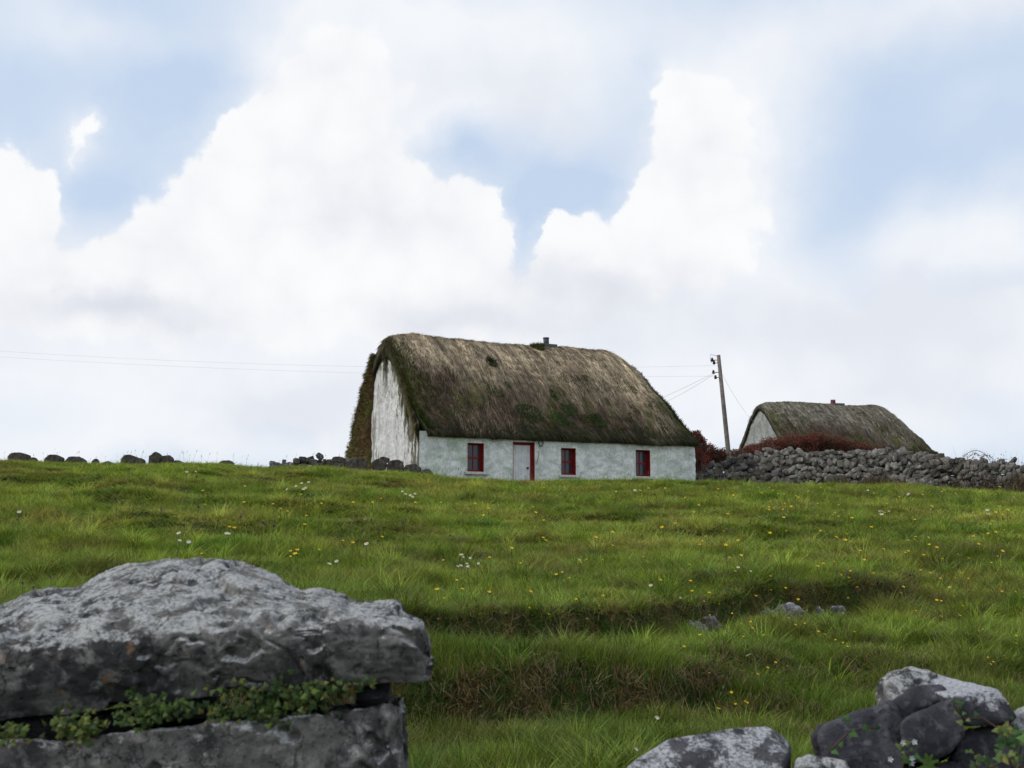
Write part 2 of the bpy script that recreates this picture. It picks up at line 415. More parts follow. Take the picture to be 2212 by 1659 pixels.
# ------------------------------------------------------------------ leaf / blade scatter masses built straight as meshes
def quads(P, D, Sd, L, Wd, bend=0.0, nrm=None, col=None, seg=1):
    """P base points, D direction, Sd side unit, L length, Wd width -> tapered blades"""
    N = len(P); L = np.broadcast_to(L, N)[:, None]; Wd = np.broadcast_to(Wd, N)[:, None]
    rows = []
    for k in range(seg + 1):
        t = k / seg; wk = Wd * (1 - t ** 1.5 * .9) * .5
        cpt = P + D * L * t + (nrm * (bend * t * t) * L if nrm is not None else 0)
        rows += [cpt - Sd * wk, cpt + Sd * wk]
    V = np.stack(rows, 1).reshape(-1, 3); nv = 2 * (seg + 1)
    base = (np.arange(N) * nv)[:, None]; fs = []
    for k in range(seg): fs.append(base + np.array([2 * k, 2 * k + 1, 2 * k + 3, 2 * k + 2]))
    Fa = np.stack(fs, 1).reshape(-1, 4)
    Cc = np.repeat(col, nv, 0) if col is not None else None
    return V, Fa, Cc
def unit(v): return v / np.maximum(np.linalg.norm(v, axis=-1, keepdims=True), 1e-9)
def rnd_dir(n): return unit(rng.normal(size=(n, 3)))
def leaf_mass(P, size, col, up=.3):
    """leaf shaped rhombs, random orientation"""
    N = len(P); D = unit(rnd_dir(N) + [0, 0, up]); Sd = unit(np.cross(D, rnd_dir(N)))
    nr = np.cross(D, Sd); s = np.broadcast_to(size, N)[:, None] * rng.uniform(.6, 1.3, (N, 1))
    V = np.stack([P, P + D * s * .5 - Sd * s * .32 + nr * s * .08, P + D * s, P + D * s * .5 + Sd * s * .32 + nr * s * .08], 1).reshape(-1, 3)
    Fa = np.arange(N * 4).reshape(-1, 4)
    return V, Fa, np.repeat(col, 4, 0)

# ------------------------------------------------------------------ grass: clumps instanced by geometry nodes on one object
PROTO = bpy.data.collections.new('grass_blades')   # never linked to the scene: only a source of blade clumps
def blade_clump(name, nb, rad, hmin, hmax, wd, spread, coll, mat, seg=3, stiff=0.0, seed=0):
    g = np.random.default_rng(seed)
    a = g.uniform(0, 2 * math.pi, nb); r = rad * np.sqrt(g.uniform(0, 1, nb))
    P = np.stack([r * np.cos(a), r * np.sin(a), np.full(nb, -.02)], 1)
    az_ = g.uniform(0, 2 * math.pi, nb); tl = g.uniform(.05, spread, nb)
    D = np.stack([np.cos(az_) * np.sin(tl), np.sin(az_) * np.sin(tl), np.cos(tl)], 1)
    out = np.stack([np.cos(az_), np.sin(az_), -.35 * np.ones(nb)], 1)
    Sd = np.stack([-np.sin(az_), np.cos(az_), 0 * az_], 1)
    tw = g.uniform(-.9, .9, nb)[:, None]; Sd = unit(Sd + out * [1, 1, 0] * tw)
    L = g.uniform(hmin, hmax, nb)
    V = []; rows = []
    for k in range(seg + 1):
        t = k / seg; wk = (wd * (1 - t ** 2) * .5 + .0004) * g.uniform(.7, 1.2, nb)[:, None]
        cpt = P + D * (L[:, None] * t) + out * (L[:, None] * (.45 - stiff * .4) * t * t)
        rows += [cpt - Sd * wk, cpt + Sd * wk]
    V = np.stack(rows, 1).reshape(-1, 3); nv = 2 * (seg + 1); base = (np.arange(nb) * nv)[:, None]
    Fa = np.stack([base + np.array([2 * k, 2 * k + 1, 2 * k + 3, 2 * k + 2]) for k in range(seg)], 1).reshape(-1, 4)
    v = g.uniform(.55, 1.5, (nb, 1)); hue = g.uniform(-.12, .2, (nb, 1))
    col = np.repeat(np.concatenate([v * (1 + hue), v, v * .9], 1), nv, 0)
    o = mesh_obj(name, V, Fa, mat, None, True, col)
    C.objects.unlink(o); coll.objects.link(o); return o
def inst_mat(name, trans=.35, rough=.55):
    m, n, b = new_mat(name)
    c = n.mix(1.0, attr(n, 'col'), attr(n, 'tint', 'INSTANCER'), 'MULTIPLY')
    link(n, c, b.inputs['Base Color']); b.inputs['Roughness'].default_value = rough
    t = n.nt.nodes.new('ShaderNodeBsdfTranslucent'); link(n, c, t.inputs[0])
    mx = n.nt.nodes.new('ShaderNodeMixShader'); mx.inputs[0].default_value = trans
    link(n, b.outputs[0], mx.inputs[1]); link(n, t.outputs[0], mx.inputs[2])
    link(n, mx.outputs[0], n.nt.nodes['Material Output'].inputs[0]); return m
M_blade = inst_mat('grass_blade')
def scatter(name, label, coll, pts, rotz, tilt, scale, which, tint, cat=None):
    me = bpy.data.meshes.new(name); me.vertices.add(len(pts)); me.vertices.foreach_set('co', np.asarray(pts, np.float32).ravel())
    N = len(pts)
    a = me.attributes.new('rot', 'FLOAT_VECTOR', 'POINT'); rv = np.zeros((N, 3), np.float32); rv[:, 2] = rotz; rv[:, :2] = tilt; a.data.foreach_set('vector', rv.ravel())
    a = me.attributes.new('scl', 'FLOAT_VECTOR', 'POINT'); a.data.foreach_set('vector', np.asarray(scale, np.float32).ravel())
    a = me.attributes.new('pick', 'INT', 'POINT'); a.data.foreach_set('value', np.asarray(which, np.int32))
    a = me.attributes.new('tint', 'FLOAT_COLOR', 'POINT'); cc = np.ones((N, 4), np.float32); cc[:, :3] = tint; a.data.foreach_set('color', cc.ravel())
    me.materials.append(M_blade)
    o = bpy.data.objects.new(name, me); C.objects.link(o)
    ng = bpy.data.node_groups.new(name + '_nodes', 'GeometryNodeTree')
    ng.interface.new_socket('Geometry', in_out='INPUT', socket_type='NodeSocketGeometry')
    ng.interface.new_socket('Geometry', in_out='OUTPUT', socket_type='NodeSocketGeometry')
    gi = ng.nodes.new('NodeGroupInput'); go = ng.nodes.new('NodeGroupOutput')
    ip = ng.nodes.new('GeometryNodeInstanceOnPoints'); ci = ng.nodes.new('GeometryNodeCollectionInfo')
    ci.inputs['Collection'].default_value = coll; ci.inputs['Separate Children'].default_value = True; ci.inputs['Reset Children'].default_value = True
    def na(nm, dt):
        q = ng.nodes.new('GeometryNodeInputNamedAttribute'); q.data_type = dt; q.inputs[0].default_value = nm
        return q.outputs['Attribute']
    L = ng.links.new
    L(gi.outputs[0], ip.inputs['Points']); L(ci.outputs[0], ip.inputs['Instance']); ip.inputs['Pick Instance'].default_value = True
    L(na('pick', 'INT'), ip.inputs['Instance Index'])
    e2r = ng.nodes.new('FunctionNodeEulerToRotation'); L(na('rot', 'FLOAT_VECTOR'), e2r.inputs[0]); L(e2r.outputs[0], ip.inputs['Rotation'])
    L(na('scl', 'FLOAT_VECTOR'), ip.inputs['Scale']); L(ip.outputs[0], go.inputs[0])
    md = o.modifiers.new('scatter', 'NODES'); md.node_group = ng
    return tag(o, label, cat, None, 'stuff')

NP = 8
for k in range(NP): blade_clump('clump_%d' % k, 34, .10, .05, .15, .006, .9, PROTO, M_blade, seed=100 + k)
for k in range(2): blade_clump('tuft_%d' % k, 60, .07, .14, .30, .007, .75, PROTO, M_blade, seg=4, seed=300 + k)
for k in range(2): blade_clump('weed_%d' % k, 14, .03, .05, .11, .026, 1.25, PROTO, M_blade, seg=4, seed=400 + k)
DEN = 1.0
def fan(n, y0, y1, half=.62, yp=1.0):
    u = rng.uniform(0, 1, n); Yv = (y0 ** (yp + 1) + u * (y1 ** (yp + 1) - y0 ** (yp + 1))) ** (1 / (yp + 1))
    return rng.uniform(-half, half, n) * Yv, Yv
def bank_info(x, y):
    e = .05; gy = (ground(x, y + e) - ground(x, y - e)) / (2 * e); return gy
def grass_tint(x, y):
    p = np.stack([x, y, 0 * x], 1)
    a = fbm(p * [.6, 1, 1], .5, 4, .55, 3.0); b_ = fbm(p * [.6, 1, 1], 1.6, 3, .5, 30.0); c2 = fbm(p, .9, 3, .5, 60.0); d = fbm(p, .28, 2, .5, 80.)
    base = np.array([.240, .318, .046]); lush = np.array([.132, .250, .034]); oliv = np.array([.335, .345, .076]); brn = np.array([.26, .215, .072])
    w1_ = sst(a, -.05, .35)[:, None]; w2_ = sst(b_, .0, .4)[:, None] * .8; w3_ = sst(c2, .12, .42)[:, None] * .55
    col = base * (1 - w1_) + oliv * w1_
    col = col * (1 - w2_) + lush * w2_
    col = col * (1 - w3_) + brn * w3_
    kn = (1 - sst(y, 9, 19))[:, None] * .55; col = col * (1 - kn) + np.array([.130, .215, .034]) * kn
    col = col * (1 - .18 * (1 - sst(y, 8.5, 13)))[:, None]
    return col * (1 + .45 * np.clip(d, -.6, .6))[:, None]
def make_grass():
    parts = []
    for (n_, y0, y1, hs, rs) in ((26000, 4.0, 10, 1.25, 1.0), (30000, 10, 17, 1.0, 1.25), (34000, 17, 31.5, .9, 1.9), (6000, 31.5, 48, 1.1, 3.2)):
        x, y = fan(int(n_ * 1.12 * DEN), y0, y1, .68 if y0 > 5 else .85)
        parts.append((x, y, np.full(len(x), hs), np.full(len(x), rs)))
    x = np.concatenate([q[0] for q in parts]); y = np.concatenate([q[1] for q in parts]); hs = np.concatenate([q[2] for q in parts]); rs = np.concatenate([q[3] for q in parts])
    keep = ~house_mask(x, y); x, y, hs, rs = x[keep], y[keep], hs[keep], rs[keep]
    z = ground(x, y); sl = bank_info(x, y)
    tint = grass_tint(x, y)
    bank = sst(sl, .45, 1.0)
    p = np.stack([x, y, 0 * x], 1); tuft = sst(fbm(p * [.7, 1, 1], .9, 3, .5, 44.), .05, .4)
    bn = fbm(p, 2.2, 2, .5, 7.)[:, None]
    bc = np.where(bn > .0, np.array([[.17, .115, .055]]), np.array([[.060, .110, .022]]))
    tint = tint * (1 - bank[:, None] * .85) + bc * bank[:, None] * .85
    H = hs * (1 + .9 * tuft) * rng.uniform(.7, 1.25, len(x)) * (1 - .50 * bank)
    H = np.where(y > 27.5, H * .68, H)
    for a0, a1, b0, b1 in CLEAR: H = np.where((x > a0) & (x < a1) & (y > b0) & (y < b1), H * .35, H)
    scl = np.stack([rs, rs, H], 1)
    pick = rng.integers(0, NP, len(x)); r_ = rng.uniform(0, 1, len(x)); co_ = fbm(p, .7, 3, .6, 91.)
    tf = (r_ < .03 + .10 * sst(co_, .1, .35)) & (y < 28) & (bank < .2); 
    for a0, a1, b0, b1 in CLEAR: tf &= ~((x > a0) & (x < a1) & (y > b0) & (y < b1))
    pass; pick[tf] = NP + rng.integers(0, 2, tf.sum()); scl[tf] = np.stack([rng.uniform(.8, 1.4, tf.sum())] * 3, 1)
    tint[tf] *= rng.choice([.6, .75, 1.25], (tf.sum(), 1))
    wd_ = (r_ > .5) & (r_ < .5 + .10 * sst(-co_, .0, .3)) & (y < 22); pick[wd_] = NP + 2 + rng.integers(0, 2, wd_.sum()); scl[wd_] = np.stack([rng.uniform(.8, 1.5, wd_.sum())] * 3, 1); tint[wd_] = np.array([.085, .17, .035])
    ded = (r_ > .9) & (r_ < .9 + .05 * sst(co_, -.3, .3)); tint[ded] = np.array([.30, .25, .12])
    rot = rng.uniform(0, 6.28, len(x)); tilt = rng.normal(0, .12, (len(x), 2)); tilt[:, 0] += bank * .9
    scatter('grass', 'short green pasture grass covering the slope', PROTO, np.stack([x, y, z], 1), rot, tilt, scl, pick, tint * rng.uniform(.8, 1.2, (len(x), 1)), None)

# ------------------------------------------------------------------ thatched cottages
def solve_frame(px_l, py_base, Y0, yaw):
    p = at(px_l, py_base, Y0); return p, Vector((math.cos(yaw), math.sin(yaw), 0)), Vector((-math.sin(yaw), math.cos(yaw), 0))
C1, U1, V1 = solve_frame(905, 1020, 32.0, R(25)); HG = C1.z - .50; L1, W1 = 9.62, 6.5
def on_front(px, py):                 # where a sight line meets the front wall: (s along wall, z above floor)
    d = pdir(px, py); nrm = -V1; k = (C1 - Vector((0, 0, EYE))).dot(nrm) / d.dot(nrm); q = Vector((0, 0, EYE)) + d * k
    return (q - C1).dot(U1), q.z - HG
def house_mask(x, y):
    dx = x - C1.x; dy = y - C1.y; s = dx * U1.x + dy * U1.y; v = dx * V1.x + dy * V1.y
    return (s > -.05) & (s < L1 + .05) & (v > 0.02) & (v < W1)

def roof_profile(W, ze, zr, over, thick, nq=90, pw=1.28):
    """outer outline of the thatch across the building: (y, z, q) from the front eave underside over the ridge to the back"""
    q = np.linspace(-1, 1, nq); qa = np.sqrt(q * q + .012) / math.sqrt(1.012)
    y = W / 2 + q * (W / 2 + over); z = ze + .12 + (zr - ze - .12) * (1 - (qa ** pw)) / (1 - (math.sqrt(.012 / 1.012) ** pw))
    fr = [(.10, ze - .02), (-over * .55, ze - .06), (-over * .95, ze - .02)]; bk = [(W - a, b) for a, b in fr[::-1]]
    yy = np.concatenate([[a for a, _ in fr], y, [a for a, _ in bk]]); zz = np.concatenate([[b for _, b in fr], z, [b for _, b in bk]])
    qq = np.concatenate([[-1.06, -1.04, -1.02], q, [1.02, 1.04, 1.06]])
    return yy, zz, qq
def thatch_color(s, q, L, warm=1.0, seed=0.0):
    """s metres along, q across (-1 front eave ... 0 ridge): colour of the straw itself, moss and weathering included"""
    p = np.stack([s, q * 3.2, 0 * s], 1)
    streak = fbm(np.stack([s * 3.0 + q * .8, q * .9, 0 * s], 1), 1.2, 4, .6, seed + 2.0)
    blot = fbm(p, .55, 4, .55, seed + 11.0); moss = fbm(p * [1, 1.3, 1], .9, 4, .6, seed + 31.0); fine = fbm(p * [1.6, .5, 1], 5, 3, .6, seed)
    straw = np.array([.47, .375, .25]) * warm; oldst = np.array([.255, .205, .14]) * warm; dark = np.array([.062, .041, .029]); mos = np.array([.070, .072, .020]); green = np.array([.040, .085, .016])
    low = sst(-q if True else q, .25, .95)
    m1 = sst(streak * .9 + blot * .4, -.35, .45)[:, None]
    col = oldst * (1 - m1) + straw * m1
    # brown weathered belt on the lower half, heavier towards the left
    left = 1 - sst(s / L, .35, .95)
    k = np.clip(low * (.55 + 1.25 * left) + blot * 1.2 - .22 + .25 * streak, 0, 1)[:, None] * .93
    col = col * (1 - k) + dark * k
    k = np.clip(sst(moss + low * .28 - .10, .10, .42) * (.25 + .75 * low), 0, 1)[:, None] * .8
    col = col * (1 - k) + mos * k
    k = (sst(-q + .06 * streak, .87, .97))[:, None] * .82
    col = col * (1 - k) + np.array([.030, .030, .016]) * k
    endm = np.clip(1 - s / .55, 0, 1) * sst(-q, .1, .5)
    k = (endm * (.4 + .6 * (moss > 0)))[:, None]
    col = col * (1 - k) + mos * 1.1 * k
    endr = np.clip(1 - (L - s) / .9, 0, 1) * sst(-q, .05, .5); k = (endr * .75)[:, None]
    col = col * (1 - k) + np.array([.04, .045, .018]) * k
    cn = ((q * 3.2 + .12 * vn(p * [.7, 1, 1] + seed)) / .27) % 1.0
    crs = (1 - .42 * (np.abs(cn - .5) > .42) * np.clip(.35 + fbm(p, .8, 2, .5, seed + 70.) * 3, 0, 1))[:, None]
    return np.clip(col * crs * (1 + .5 * fine[:, None]), .008, .6)

def cottage_roof(parent, L, W, ze, zr, over, thick, inl, inr, sag, seed, warm=1.0, endt=.32, n_straw=34000, dropL=.10, dropR=.45, ns=240):
    yy, zz, qq = roof_profile(W, ze, zr, over, thick)
    nv = len(yy); s = np.linspace(0, 1, ns); s = .5 - .5 * np.cos(s * math.pi); s = s * .7 + np.linspace(0, 1, ns) * .3
    Sg, Q = np.meshgrid(s, qq, indexing='ij'); Yg = np.broadcast_to(yy, Sg.shape).copy(); Zg = np.broadcast_to(zz, Sg.shape).copy()
    def place(sn, q, y, z):
        rd = 1 - np.clip(np.abs(q), 0, 1) ** 1.1            # 1 at the ridge
        x0 = -.08 * np.clip(rd * 4, 0, 1) + .24 * (1 - rd) ** 7 * (inl > .1); x1 = L + .02 - inr * rd ** .8
        x = x0 + (x1 - x0) * sn
        dl = np.clip(1 - (x - x0) / .75, 0, 1); dr = np.clip(1 - (x1 - x) / 1.1, 0, 1)
        hgt = np.clip((z - ze) / (zr - ze), 0, 1)
        z = z - dropL * (1 - np.sqrt(1 - dl ** 2 * .98)) * hgt * 3 - dropR * (1 - np.sqrt(1 - dr ** 2 * .98)) * hgt * 1.35
        z = z + np.interp(x / L, sag[0], sag[1]) * hgt
        p = np.stack([x, y, z], -1).reshape(-1, 3)
        lump = fbm(p * [1, 1, 1], .7, 3, .5, seed) * .10 + fbm(p * [1.5, .4, .4], 3.2, 3, .6, seed + 5) * .035
        cz_ = p[:, 2] / .30 + .5 * vn(p * [.8, .5, .5]); lump = lump + .05 * (cz_ % 1.0) * (.5 + .5 * np.clip(vn(p * .9) * 3, -1, 1))
        lump = lump.reshape(z.shape) * np.where(np.abs(q) > 1.0, .4, 1)
        dirz = .75; diry = np.sign(q) * .6 * np.clip(np.abs(q) * 3, 0, 1)
        return x, y + lump * diry, z + lump * dirz
    Xg, Yo, Zo = place(Sg, Q, Yg, Zg)
    V = np.stack([Xg, Yo, Zo], -1).reshape(-1, 3)
    idx = np.arange(ns * nv).reshape(ns, nv)
    Fo = np.stack([idx[:-1, :-1], idx[1:, :-1], idx[1:, 1:], idx[:-1, 1:]], -1).reshape(-1, 4)
    # inner shell, a little below, and the two verges closing the straw off
    Vi = V.copy().reshape(ns, nv, 3); mid = W / 2
    Vi[..., 1] = mid + (Vi[..., 1] - mid) * .93; rdq = (1 - np.clip(np.abs(qq), 0, 1) / .45).clip(0, 1)[None, :] * (np.clip(1 - s / .08, 0, 1) + np.clip(1 - (1 - s) / .08, 0, 1))[:, None]
    Vi[..., 2] = np.maximum(Vi[..., 2] - thick - endt * rdq, ze - .05); Vi = Vi.reshape(-1, 3)
    Fi = Fo[:, ::-1] + ns * nv
    e0 = idx[0]; e1 = idx[-1]; o_ = ns * nv
    Fe = np.concatenate([np.stack([e0[:-1], e0[1:], e0[1:] + o_, e0[:-1] + o_], 1), np.stack([e1[1:], e1[:-1], e1[:-1] + o_, e1[1:] + o_], 1)])
    Fa = np.concatenate([Fo, Fi, Fe]); VV = np.concatenate([V, Vi])
    Xf = Xg.ravel(); Qf = np.clip(Q.ravel(), -1, 1)
    Qc = np.where(Qf > 0, -Qf * .8, Qf)
    col = thatch_color(Xf, Qc, L, warm, seed); col[Xf < .02] = col[Xf < .02] * .0 + np.array([.07, .062, .045]) * rng.uniform(.5, 1.5, (int((Xf < .02).sum()), 1)); cc = np.concatenate([col, np.tile([.055, .05, .03], (len(col), 1))])  # left end face: shading painted into the colour, with a mossy tone
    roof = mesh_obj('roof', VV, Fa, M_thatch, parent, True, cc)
    # loose straws lying down the slope
    def surf(sn, q):
        y = np.interp(q, qq, yy); z = np.interp(q, qq, zz); x, y2, z2 = place(sn, q, y, z); return np.stack([x, y2, z2], 1)
    N = n_straw; sn = rng.uniform(0, 1, N); q = -1 + 1.35 * rng.uniform(0, 1, N)
    p0 = surf(sn, q); p1 = surf(sn, np.clip(q - .03 * np.sign(q + 1e-6) * -1 * np.where(q < 0, 1, -1), -1, 1))
    D = unit(p1 - p0); D = np.where((np.linalg.norm(p1 - p0, axis=1) < 1e-5)[:, None], np.array([[0, -.6, -.8]]), D)
    D = np.where((D[:, 2] > 0)[:, None], -D, D)
    wob = rng.normal(.03, .14, N); D = unit(D + np.stack([wob, 0 * wob, 0 * wob], 1) + [-.06, 0, 0])
    nr = np.stack([0 * q, -.62 * np.ones(N), .78 * np.ones(N)], 1); nr[q > 0, 1] *= -1
    Ls = rng.uniform(.12, .42, N); Wd = rng.uniform(.010, .030, N)
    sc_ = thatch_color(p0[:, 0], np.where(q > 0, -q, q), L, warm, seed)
    lum = rng.uniform(.45, 1.6, (N, 1)) ** 1.3 * (1 + .9 * np.clip(fbm(np.stack([p0[:, 0] + q, q * .35, 0 * q], 1), 4.5, 3, .6, seed + 3), -.5, .6))[:, None]
    sc_ = sc_ * lum
    V2, F2, C2 = quads(p0 + nr * rng.uniform(.0, .02, (N, 1)), D, unit(np.cross(D, nr)), Ls, Wd, .03, nr, sc_, 2)
    st = mesh_obj('loose_straw', V2, F2, M_straw, roof, True, C2); st['kind'] = 'stuff'
    # ragged fringe along the front eave
    N = 5200; sn = rng.uniform(0, 1, N); p0 = surf(sn, np.full(N, -1.0)) + rng.normal(0, .03, (N, 3)) + [0, .02, 0.05]
    p0[:, 1] += rng.uniform(0, .14, N)
    D = unit(np.stack([rng.normal(0, .35, N), rng.normal(.1, .2, N), -np.ones(N)], 1)); nr = np.tile([0, -1, 0], (N, 1)).astype(float)
    cl = fbm(np.stack([p0[:, 0], 0 * sn, 0 * sn], 1), 2.3, 3)
    Lf = rng.uniform(.05, .16, N) * (1 + 1.2 * sst(cl, -.1, .4))
    fc = np.array([[.035, .032, .018]]) * rng.uniform(.5, 1.8, (N, 1)); gm = rng.uniform(0, 1, N) < .35 * sst(p0[:, 0] / L, .0, .5); fc[gm] = np.array([.03, .055, .014]) * rng.uniform(.6, 1.5, (gm.sum(), 1))
    V3, F3, C3 = quads(p0, D, unit(np.cross(D, nr)), Lf, .022, .0, nr, fc, 1)
    fr = mesh_obj('eave_fringe', V3, F3, M_straw, roof, True, C3); fr['kind'] = 'stuff'
    return roof, surf

def grid_wall(x0, x1, z0, topf, holes, mat, parent, name, plane='front', yoff=0, step=.07, amp=.03, seed=0, tint=None, lean=None):
    """rough rendered wall: a displaced sheet with real openings"""
    hx = sorted({v for h in holes for v in (h[0], h[1])}); hz = sorted({v for h in holes for v in (h[2], h[3])})
    def line(a, b, marks):
        out = [a]; pts = [a] + [m for m in marks if a < m < b] + [b]
        for u, v in zip(pts[:-1], pts[1:]):
            n = max(1, int(round((v - u) / step))); out += [u + (v - u) * k / n for k in range(1, n + 1)]
        return np.array(out)
    ztop = max(topf(x) for x in np.linspace(x0, x1, 60))
    gx = line(x0, x1, hx); gz_ = line(z0, ztop, hz)
    Xg, Zg = np.meshgrid(gx, gz_); tp = np.array([topf(x) for x in gx])
    Zc = np.minimum(Zg, tp[None, :])
    p = np.stack([Xg.ravel(), 0 * Xg.ravel() + seed, Zc.ravel()], 1)
    dsp = (fbm(p, 1.1, 3, .5) * 1.3 + fbm(p, 5, 4, .55) * .8) * amp
    nearh = np.ones(len(p))
    for h in holes:
        inside = (p[:, 0] > h[0] - .03) & (p[:, 0] < h[1] + .03) & (p[:, 2] > h[2] - .03) & (p[:, 2] < h[3] + .03); nearh[inside] = 0
    dsp = dsp * nearh
    if plane == 'front': V = np.stack([p[:, 0], yoff - dsp, p[:, 2]], 1)
    elif plane == 'back': V = np.stack([p[:, 0], yoff + dsp, p[:, 2]], 1)
    elif plane == 'left': V = np.stack([yoff - dsp, p[:, 0], p[:, 2]], 1)
    else: V = np.stack([yoff + dsp - (lean(p[:, 2]) if lean else 0), p[:, 0], p[:, 2]], 1)
    nx_, nz_ = len(gx), len(gz_); Fa = []
    for j in range(nz_ - 1):
        zc = (gz_[j] + gz_[j + 1]) / 2
        for i in range(nx_ - 1):
            xc = (gx[i] + gx[i + 1]) / 2
            if any(h[0] < xc < h[1] and h[2] < zc < h[3] for h in holes): continue
            if gz_[j] > max(tp[i], tp[i + 1]): continue
            Fa.append((j * nx_ + i, j * nx_ + i + 1, (j + 1) * nx_ + i + 1, (j + 1) * nx_ + i))
    col = np.ones((len(V), 3)) if tint is None else tint(p[:, 0], p[:, 2])
    return mesh_obj(name, V, Fa, mat, parent, True, col)

cot = thing('thatched_cottage', 'large whitewashed cottage with brown thatched roof, white door and three red windows', 'cottage', (C1.x, C1.y, HG), R(25))
ZE = (at(905, 938, 32).z - HG); 
ZR = (at(1000, 733, 35.9).z - HG)
def win_px(x0, y0, x1, y1):
    a = on_front(x0, y0); b = on_front(x1, y1); a2 = on_front(x0, y1); b2 = on_front(x1, y0)
    return [a[0], b[0], (b[1] + a2[1]) / 2, (a[1] + b2[1]) / 2]
wins = [win_px(1010, 957, 1045, 1019), win_px(1212, 968, 1244, 1026), win_px(1373, 972, 1405, 1029)]
dr = win_px(1108, 955, 1155, 1030); dr[2] = .06
holes = wins + [dr]
def front_tint(x, z):
    p = np.stack([x, 0 * x, z], 1); st = sst(fbm(p * [1, 1, .5], 1.3, 4, .55, 4.), -.1, .5)[:, None]
    low = sst(-(z - .9), 0, .6)[:, None] * sst(fbm(p, 1.8, 3, .5, 14.), -.2, .3)[:, None] * .6
    gl = (1 - sst(x, 0, 2.6))[:, None] * .35
    c_ = np.ones((len(x), 3)); g = np.array([.70, .80, .66])
    k = np.clip(st * .35 + low + gl * st * 1.6, 0, .9); return c_ * (1 - k) + g * k
grid_wall(0, L1, -.6, lambda x: ZE + .10, holes, M_front, cot, 'front_wall', 'front', 0, .045, .045, 3.0, front_tint)
yy1, zz1, qq1 = roof_profile(W1, ZE, ZR, .16, .3)
def gable_top(y):
    return min(float(np.interp(y, yy1[3:-3], zz1[3:-3])) - .10, ZR - .26)
def gable_tint(y, z):
    p = np.stack([y, 0 * y, z], 1)
    edge = np.array([gable_top(a) for a in y]) - z
    nse = fbm(p * [2.2, 1, .5], 1.6, 4, .6, 3.)
    fr = sst(-(edge - .35 - nse * 2.6 - 1.1 * sst(-y, -3.1, -2.6)), 0, .4)
    side = sst(y, 3.3, 3.9) * sst(fbm(p * [3, 1, .5], 1.5, 3), -.1, .2) * .6
    k = np.clip(np.maximum(fr * (.82 + .18 * sst(fbm(p * [4, 1, .8], 2.5, 3), -.1, .2)), side), 0, .93)[:, None]
    brn = np.where((fbm(p, 3, 2, .5, 50.) > 0)[:, None], np.array([[.13, .10, .05]]), np.array([[.12, .13, .05]]))
    return np.ones((len(y), 3)) * (1 - k) + brn * k
grid_wall(0, W1, -.8, gable_top, [], M_gable, cot, 'gable_wall', 'left', 0, .04, .035, 8.0, gable_tint)
def right_gable(W, ze, zr, inr, L, yy, zz, mat, parent):
    zq = np.linspace(ze, zr, 60); hq = (zq - ze) / (zr - ze)
    def q_of(z): return 1 - np.interp(z, zz[3:3 + 45], 1 - np.linspace(1, 0, 45))
    ln = lambda z: inr * (1 - np.clip(q_of(z), 0, 1) ** 1.1) ** .8 * (z > ze) + .06
    def tp(y):
        z = float(np.interp(y, yy[3:-3], zz[3:-3])); h = min(1, max(0, (z - ze) / (zr - ze))); return z - .14 - .62 * h
    return grid_wall(0, W, -.8, tp, [], mat, parent, 'gable_wall', 'right', L, .1, .03, 18.0, None, ln)
right_gable(W1, ZE, ZR, .85, L1, yy1, zz1, M_gable, cot)
grid_wall(0, L1, -.8, lambda x: ZE + .10, [], M_gable, cot, 'back_wall', 'back', W1, .12, .03, 28.0)
roof1, surf1 = cottage_roof(cot, L1, W1, ZE, ZR, .16, .26, .20, .85,
    ([0, .1, .35, .55, .62, .7, .85, 1], [.0, .05, -.02, -.03, -.05, .0, .02, .0]), 21.0)

